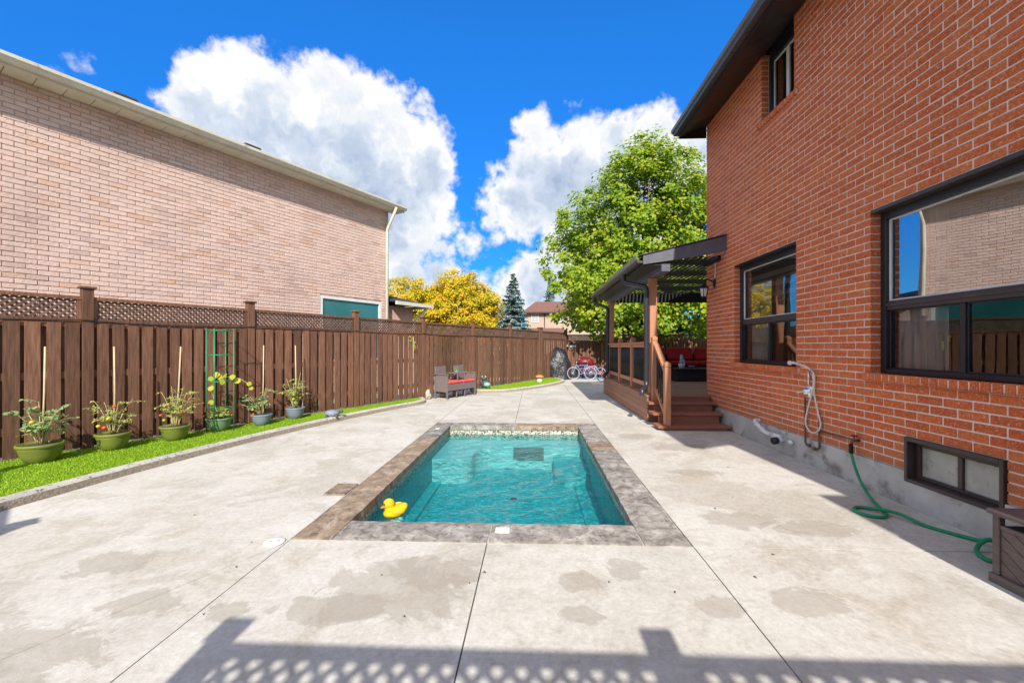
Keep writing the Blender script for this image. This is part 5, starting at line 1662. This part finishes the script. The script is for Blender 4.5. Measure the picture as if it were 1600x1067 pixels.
plant(-5.21, 4.14, 'greenpot', 0.185, 0.20, 'leafy tomato plant in an olive pot at the near end of the turf', (0.02, 0.02, 1.30), 0.50, 0.27, 11, 340, 'blueleaf', 0.045, [(0.05, -0.12, 0.52, 0.03, 'tomgreen')])
plant(-4.99, 4.68, 'greenpot', 0.165, 0.20, 'tomato plant with orange and red fruit in the second olive pot', (0.0, 0.01, 1.30), 0.60, 0.20, 11, 270, 'tomleaf', 0.036,
      [(0.05, -0.1, 0.46, 0.033, 'tomgreen'), (0.03, -0.13, 0.36, 0.034, 'tomato'), (0.08, -0.06, 0.60, 0.028, 'tomato'), (-0.03, -0.14, 0.38, 0.03, 'tomgreen')])
plant(-4.69, 5.19, 'greenpot', 0.165, 0.19, 'bushy yellowing tomato plant in the third olive pot', (0.06, 0.02, 1.30), 0.60, 0.22, 12, 320, 'tomleaf', 0.037,
      [(-0.08, -0.12, 0.42, 0.028, 'tomato'), (0.14, -0.06, 0.45, 0.028, 'tomato'), (-0.02, -0.14, 0.36, 0.025, 'tomgreen')], (0.03, 0))
p4 = plant(-4.56, 5.78, 'sagepot', 0.165, 0.19, 'small seedling in a sage green pot inside the green wire tower', None, 0.20, 0.15, 6, 170, 'tomleaf', 0.05)
plant(-4.24, 6.24, 'bluepot', 0.15, 0.17, 'straggly plant spilling from a slate pot beside the wire tower', (0.02, 0.02, 1.32), 0.48, 0.30, 10, 240, 'blueleaf', 0.042, [(-0.03, -0.14, 0.27, 0.028, 'tomato'), (-0.06, -0.12, 0.33, 0.026, 'tomgreen')], (-0.06, -0.02))
plant(-4.05, 6.82, 'bluepot', 0.155, 0.19, 'tall thin tomato plant in the slate blue pot farthest along', (0.0, 0.01, 1.32), 0.72, 0.18, 9, 240, 'tomleaf', 0.042, [(0.03, -0.1, 0.42, 0.028, 'tomgreen'), (-0.08, -0.1, 0.29, 0.03, 'tomato')], (-0.02, 0))
pl = MB().tube(smooth_line([(-4.56, 5.76, 0.28), (-4.62, 5.74, 0.6), (-4.60, 5.72, 0.82), (-4.45, 5.74, 0.86), (-4.30, 5.84, 0.83), (-4.2, 5.92, 0.72)], 4), 0.004, 5).build('vine_stem', 'stem', p4, True)
leaf_object('vine_leaves', [(-4.60, 5.68, 0.84), (-4.5, 5.66, 0.90), (-4.47, 5.68, 0.86), (-4.40, 5.68, 0.88), (-4.33, 5.74, 0.86), (-4.42, 5.66, 0.80), (-4.30, 5.8, 0.80), (-4.62, 5.7, 0.7), (-4.2, 5.9, 0.75), (-4.18, 5.92, 0.68), (-4.61, 5.7, 0.5)], [(0.2, -0.9, 0.5)] * 11, 0.075, 'paleleaf', p4, aspect=0.95, fold=0.05, jitter=0.3)
# green wire tower over the fourth pot
tr = thing('plant_tower', (-4.50, 5.76, GZ0), 'green wire plant tower standing over a pot by the fence', 'trellis')
dirx = Vector((FD[0], FD[1], 0)) * 0.125
diry = Vector((FD[1], -FD[0], 0)) * 0.115
c0 = Vector((-4.53, 5.76, 0))
cor = [c0 - dirx - diry, c0 + dirx - diry, c0 + dirx + diry, c0 - dirx + diry]
for c in cor:
    MB().tube([(c.x, c.y, GZ0 - 0.03), (c.x, c.y, 1.56)], 0.0075, 6).build('leg', 'greenwire', tr, True)
for z in (0.42, 0.80, 1.18, 1.53):
    a = MB()
    for i in range(4):
        p, q = cor[i], cor[(i + 1) % 4]
        a.tube([(p.x, p.y, z), (q.x, q.y, z)], 0.0055, 5)
    a.build('ring', 'greenwire', tr, True)

# turtle, frog, mushroom, stones
tu = thing('turtle_figurine', (-3.50, 7.0, GZ0), 'grey turtle figurine on the turf near the kerb', 'figurine')
a = MB(frame_matrix((-3.50, 7.0, GZ0 + 0.015), (0.9, 0.3)))
a.ball((0, 0, 0.045), 0.10, 10, 1.15, 0.85, 0.62)
a.build('shell', 'bluepot', tu, True)
a = MB(frame_matrix((-3.50, 7.0, GZ0 + 0.015), (0.9, 0.3)))
a.ball((0.145, 0, 0.075), 0.032, 8, 1.3, 1, 1)
a.tube([(0.09, 0, 0.04), (0.135, 0, 0.07)], 0.02, 8)
a.build('head', 'bronze', tu, True)
for sx_, sy_ in ((1, 1), (1, -1), (-1, 1), (-1, -1)):
    a = MB(frame_matrix((-3.50, 7.0, GZ0 - 0.005), (0.9, 0.3)))
    a.tube([(0.06 * sx_, 0.055 * sy_, 0.045), (0.10 * sx_, 0.085 * sy_, 0.0)], [0.022, 0.018], 8)
    a.build('leg', 'bronze', tu, True)
fg = thing('frog_statue', (-1.42, 11.98, 0.08), 'dark frog statue with a pale green belly by the far turf', 'statue')
MB().ball((-1.42, 11.98, 0.20), 0.13, 10, 1, 0.9, 1.0).build('body', 'bronze', fg, True)
MB().ball((-1.35, 11.91, 0.19), 0.09, 10, 1.2, 0.8, 0.8).build('belly', 'verdigris', fg, True)
MB().ball((-1.44, 11.96, 0.36), 0.075, 10, 1.2, 1, 0.8).build('head', 'bronze', fg, True)
for dx in (-0.05, 0.05):
    MB().ball((-1.44 + dx, 11.93, 0.42), 0.028, 8).build('eye', 'verdigris', fg, True)
for dx in (-0.11, 0.11):
    MB().ball((-1.42 + dx, 11.91, 0.115), 0.05, 8, 1, 1.5, 0.75).build('leg', 'bronze', fg, True)
ms = thing('mushroom_ornament', (0.215, 14.0, 0.08), 'garden mushroom ornament with an orange cap on pale stem', 'ornament')
MB().lathe([(0.10, 0), (0.10, 0.1), (0.085, 0.17)], (0.215, 14.0, 0.075), 16).build('stem', 'white', ms, True)
MB().lathe([(0.09, 0.165), (0.15, 0.17), (0.15, 0.2), (0.11, 0.245), (0.004, 0.265)], (0.215, 14.0, 0.075), 18).build('cap', 'terracotta', ms, True)


def rock(name, c, r, label, sz=0.7, mat='rock'):
    a = MB()
    a.ball((0, 0, 0), 1, 7)
    for i, v in enumerate(a.v):
        k = 1 + 0.35 * mnoise.noise(v * 1.7 + Vector(c))
        a.v[i] = Vector((c[0] + v.x * r * k, c[1] + v.y * r * k * 0.8, max(c[2] + v.z * r * sz * k + r * sz * 0.8, c[2])))
    tag(a.build(name, mat), label, 'stone')


rock('edging_stone', (-2.66, 10.02, 0.0), 0.13, 'pale upright stone at the fence foot beside the wicker seat', 1.2)
rock('edging_stone', (-2.86, 10.08, 0.03), 0.075, 'small pale stone at the end of the kerb by the fence')
rock('edging_stone', (-2.33, 10.5, 0.0), 0.10, 'grey stone lying under the wicker seat', 0.6)
rock('edging_stone', (-2.08, 10.9, 0.0), 0.10, 'second grey stone under the wicker seat, nearer the middle', 0.6)

# ------------------------------------------------------------------ wicker double seat with table
seat = thing('wicker_double_seat', (-1.9, 10.5, 0), 'brown wicker double seat with middle table and coral red cushions', 'seat')
FS = frame_matrix((-2.10, 9.96, 0), (0.48, 0.877))
SW, SD = 1.16, 0.43


def sbox(name, mat, *b, c=0.01):
    a = MB(FS)
    a.box(*b, c)
    return a.build(name, mat, seat)


for x in (0.0, 0.40, SW - 0.40 - 0.035, SW - 0.035):
    for yv in ((0.0, SD - 0.035) if x in (0.0, SW - 0.035) else (0.0,)):
        if yv == 0.0 and 0.01 < x < SW - 0.05:
            sbox('leg', 'wicker', x, x + 0.03, yv + 0.032, yv + 0.062, 0.0, 0.329, c=0.004)
        else:
            sbox('leg', 'wicker', x, x + 0.035, yv, yv + 0.035, 0.0, 0.60 if yv == 0 else 0.56, c=0.004)
sbox('front_apron', 'wicker', 0.036, SW - 0.036, 0.004, 0.03, 0.20, 0.37)
sbox('seat_base', 'wicker', 0.036, SW - 0.036, 0.031, SD - 0.04, 0.33, 0.37)
sbox('side_panel', 'wicker', 0.004, 0.03, 0.036, SD - 0.036, 0.17, 0.59)
sbox('side_panel', 'wicker', SW - 0.03, SW - 0.004, 0.036, SD - 0.036, 0.17, 0.59)
sbox('back_panel', 'wicker', 0.036, SW - 0.036, SD - 0.03, SD - 0.004, 0.17, 0.46)
for x0, x1 in ((-0.02, 0.045), (SW - 0.045, SW + 0.02)):
    sbox('arm_rest', 'wicker', x0, x1, -0.01, SD, 0.601, 0.625, c=0.006)
for x0, x1 in ((0.02, 0.42), (SW - 0.42, SW - 0.02)):
    a = MB(FS @ Matrix.Translation((0, SD - 0.05, 0.44)) @ Matrix.Rotation(R(-7), 4, 'X'))
    a.box(x0, x1, -0.015, 0.02, 0.0, 0.36, 0.01)
    a.build('backrest', 'wicker', seat)
for x0, x1 in ((0.045, SW / 2 - 0.03), (SW / 2 + 0.03, SW - 0.045)):
    sbox('seat_cushion', 'redcloth', x0, x1, -0.015, SD - 0.07, 0.372, 0.445, c=0.03)
sbox('table_top', 'wicker', 0.385, SW - 0.385, -0.02, 0.33, 0.612, 0.635, c=0.005)
for x in (0.40, SW - 0.43):
    sbox('table_leg', 'wicker', x, x + 0.03, 0.0, 0.03, 0.446, 0.611, c=0.003)
su = thing('succulent', FS @ Vector((0.58, 0.18, 0.635)), 'small blue green succulent on the wicker table', 'plant')
q = FS @ Vector((0.58, 0.18, 0.635))
MB().lathe([(0.045, 0), (0.055, 0.03), (0.05, 0.035)], q, 16).build('saucer', 'verdigris', su, True)
cs, ns = [], []
for k in range(60):
    a_ = random.uniform(0, 6.28)
    r_ = random.uniform(0.0, 0.065)
    cs.append((q.x + r_ * math.cos(a_), q.y + r_ * math.sin(a_), q.z + 0.12 - r_ * 0.9 + random.uniform(-0.015, 0.015)))
    ns.append((math.cos(a_) * 0.7, math.sin(a_) * 0.7, 0.7))
leaf_object('leaves', cs, ns, 0.055, 'blueleaf', su, droop=-0.6, aspect=0.5)

# ------------------------------------------------------------------ rubber duck chlorine float
DKX, DKY = -1.17, 3.46
dk = thing('floating_duck', (DKX, DKY, ZW), 'yellow toy duck with dark sunglasses floating by the left pool wall', 'toy')
FDK = Matrix.Translation((DKX, DKY, ZW)) @ Matrix.Rotation(R(205), 4, 'Z') @ Matrix.Rotation(R(8), 4, 'Y') @ Matrix.Scale(0.86, 4)
a = MB(FDK)
a.ball((0, 0, 0.028), 0.108, 14, 1.12, 0.92, 0.5)
for i, v in enumerate(a.v):
    l = FDK.inverted() @ v
    if l.x < -0.04:
        l.z += 0.35 * (-0.04 - l.x)
        a.v[i] = FDK @ l
a.build('body', 'ducky', dk, True)
for s_ in (-1, 1):
    a = MB(FDK)
    a.ball((-0.02, 0.085 * s_, 0.045), 0.06, 8, 1.1, 0.35, 0.55)
    a.build('wing', 'ducky', dk, True)
a = MB(FDK)
a.ball((0.055, 0, 0.115), 0.055, 12, 1.0, 0.95, 0.95)
a.tube([(0.05, 0, 0.05), (0.055, 0, 0.09)], [0.052, 0.046], 14)
a.build('head', 'ducky', dk, True)
a = MB(FDK)
a.ball((0.112, 0, 0.10), 0.024, 8, 1.1, 1.2, 0.4)
a.build('beak', 'orange', dk, True)
for s_ in (-1, 1):
    a = MB(FDK)
    a.ball((0.098, 0.021 * s_, 0.128), 0.018, 8, 0.5, 1.0, 0.8)
    a.build('sunglass_lens', 'black', dk, True)
a = MB(FDK)
a.lathe([(0.058, -0.13), (0.062, -0.12), (0.062, -0.02)], (0, 0, 0), 20)
a.build('float_base', 'white', dk, True)

# ------------------------------------------------------------------ far corner: tarpaulin, bicycles and toys
a = MB()
a.ball((0, 0, 0), 1, 18)
for i, v in enumerate(a.v):
    ang = math.atan2(v.y, v.x)
    k = 1 + 0.10 * mnoise.noise(v * 1.9) + 0.05 * mnoise.noise(v * 5.1)
    zz = 0.30 + v.z * 0.95 * k
    rr = math.hypot(v.x, v.y)
    if zz < 0.30:
        rr = 1.0 + (0.30 - zz) * 0.12 + 0.05 * math.sin(ang * 9) * (0.30 - max(zz, 0)) / 0.3
    a.v[i] = Vector((0.98 + rr * k * 0.56 * math.cos(ang), 16.6 + rr * k * 0.42 * math.sin(ang), max(0.0, zz)))
tp = a.build('covered_barbecue', 'tarp', None, True)
tag(tp, 'rounded heap under a black tarpaulin in the far corner', 'cover')


def bicycle(x, y, yaw, r, fm, tm, label, basket=False):
    F = Matrix.Translation((x, y, 0)) @ Matrix.Rotation(yaw, 4, 'Z') @ Matrix.Rotation(R(6), 4, 'X')
    t = thing('bicycle', (x, y, 0), label, 'bicycle', 'bicycles in the far corner')
    L = r * 2.9
    for cx_ in (-L / 2, L / 2):
        a = MB(F)
        ring = [(cx_ + r * math.cos(k * math.pi / 12), 0, r + 0.012 + r * math.sin(k * math.pi / 12)) for k in range(25)]
        a.tube(ring, 0.019, 6, False)
        wh = a.build('wheel', tm, t, True)
        a = MB(F)
        for k in range(7):
            q = k * math.pi / 7
            a.tube([(cx_ - r * math.cos(q), 0, r + 0.012 - r * math.sin(q)), (cx_ + r * math.cos(q), 0, r + 0.012 + r * math.sin(q))], 0.003, 4)
        a.build('spokes', 'chrome', wh, True)
    zc = r + 0.012
    hub_r, hub_f = Vector((-L / 2, 0, zc)), Vector((L / 2, 0, zc))
    bb, st, hd = Vector((-0.05 * L, 0, zc * 0.95)), Vector((-0.2 * L, 0, zc + r * 1.35)), Vector((0.32 * L, 0, zc + r * 1.5))
    a = MB(F)
    for p, q in ((bb, st), (bb, hd), (st, hd - Vector((0, 0, 0.06))), (hub_r, bb), (hub_r, st), (hd, hub_f)):
        a.tube([p, q], 0.016, 7)
    a.build('frame', fm, t, True)
    a = MB(F)
    hb = hd + Vector((-0.03, 0, 0.14))
    a.tube([hd, hb], 0.012, 6)
    a.tube([hb + Vector((-0.08, -0.24, 0.06)), hb + Vector((0, -0.1, 0.03)), hb + Vector((0, 0.1, 0.03)), hb + Vector((-0.08, 0.24, 0.06))], 0.011, 6)
    a.build('handlebar', 'chrome', t, True)
    a = MB(F)
    a.tube([st, st + Vector((-0.01, 0, 0.08))], 0.011, 6)
    a.ball(tuple(st + Vector((-0.01, 0, 0.09))), 0.09, 6, 1.2, 0.7, 0.3)
    a.build('saddle', 'rubber', t, True)
    a = MB(F)
    a.tube([bb + Vector((0, -0.05, 0)), bb + Vector((0.09, -0.05, -0.04))], 0.008, 5)
    a.tube([bb + Vector((0, 0.05, 0)), bb + Vector((-0.09, 0.05, 0.04))], 0.008, 5)
    a.build('crank', 'chrome', t, True)
    return t


bicycle(1.93, 16.25, R(186), 0.235, 'bikeblue', 'bikewhite', 'blue child bicycle with pale tyres nearest the tarpaulin heap')
bicycle(2.35, 16.45, R(168), 0.22, 'bikewhite', 'bikeblue', 'white and lilac child bicycle behind the blue one')
sc = thing('toy_scooter', (2.72, 15.3, 0), 'small pink and purple scooter beside the deck end', 'scooter')
for k, cx_ in enumerate((2.52, 2.86)):
    a = MB()
    a.tube([(cx_ + 0.13 * math.cos(q * math.pi / 8), 15.25, 0.142 + 0.13 * math.sin(q * math.pi / 8)) for q in range(17)], 0.014, 6, False)
    a.build('wheel', 'rubber', sc, True)
a = MB()
a.tube([(2.52, 15.25, 0.14), (2.6, 15.25, 0.2), (2.86, 15.25, 0.142)], 0.025, 7)
a.tube([(2.52, 15.25, 0.14), (2.58, 15.25, 0.62)], 0.017, 7)
a.tube([(2.58, 15.1, 0.62), (2.58, 15.4, 0.62)], 0.014, 7)
a.build('frame', 'bikepink', sc, True)
rd = thing('red_ride_on_toy', (2.15, 17.15, 0), 'dark red rounded plastic body behind the bicycles', 'toy')
a = MB()
a.ball((2.15, 17.15, 0.62), 0.36, 12, 1.05, 0.75, 0.72)
a.build('hood', 'darkred', rd, True)
a = MB()
a.lathe([(0.20, 0.06), (0.27, 0.30), (0.29, 0.44)], (2.15, 17.15, 0), 18)
a.build('body', 'darkred', rd, True)
for dx in (-0.2, 0.2):
    MB().tube([(2.15 + dx, 17.0, 0.08), (2.15 + dx, 17.3, 0.08)], 0.08, 14).build('wheel', 'rubber', rd, True)
o = MB().box(1.25, 1.83, fy - 0.075, fy - 0.045, 1.28, 1.36, 0.004).build('wall_shelf', 'white')
tag(o, 'pale strip shelf fixed on the shaded end fence above the bicycles', 'shelf')

# dry leaf bits on the concrete
for x, y in [(-2.61, 3.06), (-3.27, 2.28), (-1.87, 2.65), (-1.75, 2.35), (-0.86, 2.30), (-0.28, 2.35), (0.42, 2.28), (1.25, 2.36), (-0.35, 2.24), (1.46, 3.35), (1.72, 3.6), (-2.5, 4.6), (-3.0, 5.3), (-2.2, 5.9), (1.5, 2.62), (2.1, 4.5), (-0.62, 1.95), (-1.6, 1.93), (0.75, 2.2)]:
    a_ = random.uniform(0, 6.28)
    r_ = random.uniform(0.005, 0.010)
    a = MB(Matrix.Translation((x, y, 0.001)) @ Matrix.Rotation(a_, 4, 'Z'))
    a.add([(-1.6 * r_, 0, 0.0), (-0.4 * r_, 0.8 * r_, 0.005), (1.5 * r_, 0.2 * r_, 0.001), (0.3 * r_, -0.8 * r_, 0.006)], [(0, 1, 2), (0, 2, 3)])
    a.add([(-1.6 * r_, 0, -0.0), (-0.4 * r_, 0.8 * r_, 0.0045), (1.5 * r_, 0.2 * r_, 0.0005), (0.3 * r_, -0.8 * r_, 0.0055)], [(2, 1, 0), (3, 2, 0)])
    tag(a.build('fallen_leaf', 'dryleaf'), 'tiny dry brown leaf lying on the pale concrete', 'leaf', 'dry leaf bits on the patio')


# ------------------------------------------------------------------ trees and what stands beyond the fences
def tree(name, label, base, ells, n_clumps, per, size, mat, trunk_r, fork, clump_r=(0.45, 0.8), flat=0.55, group=None, droop=0.7, cat='tree', shell=2.4):
    t = thing(name, base, label, cat, group)
    vol = np.array([e[3] * e[4] * e[5] for e in ells])
    pick = rng.choice(len(ells), n_clumps, p=vol / vol.sum())
    dirs = rng.normal(0, 1, (n_clumps, 3))
    dirs /= np.linalg.norm(dirs, axis=1)[:, None]
    rad = rng.uniform(0.12, 1, n_clumps) ** (1 / shell)
    C = np.array([e[:3] for e in ells])[pick] + dirs * np.array([e[3:6] for e in ells])[pick] * rad[:, None]
    gap = np.array([mnoise.noise(Vector((c[0] * 0.62, c[1] * 0.62, c[2] * 0.75 + 3.7))) for c in C])
    C = C[(C[:, 2] > 0.9) & (gap > -0.16)]
    n_clumps = len(C)
    cr = rng.uniform(*clump_r, n_clumps)
    idx = np.repeat(np.arange(n_clumps), per)
    d = rng.normal(0, 1, (len(idx), 3))
    d /= np.linalg.norm(d, axis=1)[:, None]
    rr = rng.uniform(0, 1, len(idx)) ** 0.5
    off = d * (rr * cr[idx])[:, None]
    off[:, 2] *= flat
    P = C[idx] + off
    ctr = np.array([np.average([e[i] for e in ells], weights=vol) for i in range(3)])
    N = (P - ctr) / (np.linalg.norm(P - ctr, axis=1)[:, None] + 1e-6) * 0.5 + d * 0.3 + np.array([0, -0.65, 0.75])
    leaf_object('crown', P, N, size, mat, t, droop=droop, jitter=0.4, aspect=0.8)
    a = MB()
    bx_, by_, bz_ = base
    fk = Vector((bx_, by_, fork))
    a.tube([(bx_, by_, bz_ - 0.1), (bx_ + 0.05, by_, fork * 0.5), tuple(fk), (bx_ - 0.1, by_ + 0.1, fork + (ctr[2] - fork) * 0.9)], [trunk_r * 1.25, trunk_r, trunk_r * 0.9, trunk_r * 0.35], 10)
    order = rng.permutation(n_clumps)[:min(70, n_clumps)]
    for j in order:
        e = Vector(C[j])
        s = fk + Vector((0, 0, max(0, min(e.z - fk.z - 1.0, (ctr[2] - fork))) * random.uniform(0.1, 0.8)))
        m = s.lerp(e, 0.5) + Vector((0, 0, -0.15 * (e - s).length * 0.5))
        a.tube([s, m, e], [trunk_r * 0.32, trunk_r * 0.18, 0.015], 5)
    a.build('trunk', 'bark', t, True)
    return t


tree('maple_tree', 'tall green maple tree turning yellow behind the deck canopy', (4.9, 18.6, -0.1),
     [(5.2, 18.2, 6.1, 3.2, 3.2, 4.3), (2.7, 17.6, 4.9, 2.3, 2.6, 3.1), (1.75, 17.0, 3.7, 1.75, 2.2, 1.9), (7.8, 18.4, 5.6, 2.9, 3.0, 3.9), (4.9, 16.6, 3.1, 3.2, 2.0, 1.5), (4.95, 18.2, 8.4, 1.7, 1.7, 2.2)],
     2100, 52, 0.135, 'maple', 0.24, 1.9, (0.28, 0.62), flat=0.75, shell=2.0)
tree('locust_tree', 'yellow autumn locust tree behind the neighbour garage roof', (-10.2, 33.0, -0.1), [(-10.0, 33, 4.3, 3.2, 3.0, 2.6), (-8.0, 33, 4.0, 2.2, 2.5, 2.6)], 1000, 34, 0.15, 'locust', 0.2, 1.6, (0.35, 0.8), group='yellow trees')
tree('locust_tree', 'rounded yellow locust tree left of the blue spruce', (-5.4, 32.0, -0.1), [(-5.7, 32, 4.4, 2.5, 2.6, 2.9), (-3.7, 31.7, 3.5, 1.7, 2.0, 2.1), (-7.2, 32.2, 3.6, 1.6, 2.0, 2.2)], 1300, 36, 0.15, 'locust', 0.22, 1.5, (0.35, 0.8), group='yellow trees')


def conifer(name, label, base, H, Rb, mat='spruce', z_low=0.5):
    t = thing(name, base, label, 'tree')
    MB().tube([base, (base[0], base[1], base[2] + H)], [0.14, 0.015], 8).build('trunk', 'bark', t, True)
    cs, ns = [], []
    z = z_low
    while z < H - 0.1:
        f = 1 - z / H
        r = Rb * f ** 0.85 + 0.06
        nb = max(6, int(9 + 15 * f))
        for k in range(nb):
            a_ = random.uniform(0, 6.28)
            rr = r * random.uniform(0.72, 1.1)
            m = max(4, int(rr * 16))
            for q in range(m):
                s = (q + 0.5) / m
                dz = -0.28 * rr * s + 0.16 * rr * s * s
                w = 0.16 * rr * (1 - s) + 0.04
                cs.append((base[0] + rr * s * math.cos(a_) + random.uniform(-w, w), base[1] + rr * s * math.sin(a_) + random.uniform(-w, w), base[2] + z + dz + random.uniform(-0.04, 0.04)))
                ns.append((0.5 * math.cos(a_), 0.5 * math.sin(a_), 0.8))
        z += 0.20 + 0.12 * f
    leaf_object('crown', cs, ns, 0.30, mat, t, droop=0.5, aspect=0.42, fold=0.1, jitter=0.5)


conifer('spruce_tree', 'pointed blue spruce between the yellow tree and the far house', (-1.46, 30, -0.1), 6.75, 2.1)
conifer('spruce_tree', 'distant grey green conifer showing left of the maple crown', (2.3, 57, -0.1), 10.8, 2.4)

fh = thing('far_house', (4.0, 48, 0), 'distant beige house with red brown hip roof between the trees', 'house')
HX0, HX1, HY_, EZ = -1.3, 11.0, 45.0, 5.0
MB().box(HX0 + 0.4, HX1, HY_, HY_ + 8, -0.1, EZ).build('wall', 'stucco', fh)
MB().add([(HX0, HY_ - 0.4, EZ + 0.01), (HX1 + 0.4, HY_ - 0.4, EZ + 0.01), (HX1 + 0.4, HY_ + 8.4, EZ + 0.01), (HX0, HY_ + 8.4, EZ + 0.01), (HX0 + 1.6, HY_ + 3.0, EZ + 1.55), (HX1 - 2, HY_ + 3.0, EZ + 1.55)], [(0, 1, 5, 4), (1, 2, 5), (2, 3, 4, 5), (3, 0, 4), (0, 3, 2, 1)]).build('roof', 'redshingle', fh)
MB().box(HX0 - 0.04, HX1 + 0.44, HY_ - 0.5, HY_ - 0.41, EZ - 0.08, EZ + 0.06).build('gutter', 'brownframe', fh)
MB().tube([(1.25, HY_ - 0.1, EZ), (1.25, HY_ - 0.1, 0)], 0.05, 6).build('downpipe', 'brownframe', fh, True)
for xc in (0.2, 2.9):
    for zc in (4.0, 1.2):
        wn = MB().box(xc - 0.42, xc + 0.42, HY_ - 0.05, HY_ - 0.002, zc - 0.05, zc + 0.95, 0.01).build('window', 'white', fh)
        for i in range(2):
            for j in range(3):
                MB().box(xc - 0.34 + i * 0.36, xc - 0.34 + i * 0.36 + 0.32, HY_ - 0.056, HY_ - 0.051, zc + 0.03 + j * 0.29, zc + 0.03 + j * 0.29 + 0.25).build('pane', 'blind', wn)
MB().box(HX0 - 1.5, HX0 + 4.2, HY_ - 3, HY_ - 0.6, -0.1, 2.5).build('porch', 'stucco', fh)
a = MB()
a.add([(HX0 - 1.8, HY_ - 3.3, 2.5), (HX0 + 4.5, HY_ - 3.3, 2.5), (HX0 + 4.5, HY_ - 0.5, 3.3), (HX0 - 1.8, HY_ - 0.5, 3.3), (HX0 - 1.8, HY_ - 0.5, 2.5), (HX0 + 4.5, HY_ - 0.5, 2.5)], [(0, 1, 2, 3), (0, 4, 5, 1), (0, 3, 4), (1, 5, 2), (2, 5, 4, 3)])
a.build('porch_roof', 'redshingle', fh)


def tree_line(name, label, ells, n, per, size, mat):
    vol = np.array([e[3] * e[4] * e[5] for e in ells])
    pick = rng.choice(len(ells), n, p=vol / vol.sum())
    d = rng.normal(0, 1, (n, 3))
    d /= np.linalg.norm(d, axis=1)[:, None]
    C = np.array([e[:3] for e in ells])[pick] + d * np.array([e[3:6] for e in ells])[pick]
    idx = np.repeat(np.arange(n), per)
    P = C[idx] + rng.normal(0, 0.45, (len(idx), 3))
    P = P[P[:, 2] > 0]
    o = leaf_object(name, P, np.tile([0, -0.5, 0.8], (len(P), 1)), size, mat, None, jitter=0.7, aspect=0.8)
    tag(o, label, 'trees', kind='stuff')


tree_line('distant_trees', 'dark green mass of distant trees closing the view above the fences', [(x, 62 + 5 * math.sin(x), 1.6, 3.5, 2.5, 2.2) for x in range(-44, 46, 4)] + [(9, 30, 1.5, 4, 2, 1.6), (15, 27, 2, 4, 3, 2.5)], 900, 26, 0.42, 'darkleaf')
tree('bush', 'low dark green shrub behind the end fence under the maple', (3.6, 19.6, -0.1), [(3.6, 19.6, 1.2, 1.6, 0.8, 1.0), (6.0, 19.4, 1.3, 1.8, 0.8, 1.1)], 60, 90, 0.16, 'maple', 0.05, 0.4, (0.3, 0.5), cat='bush')
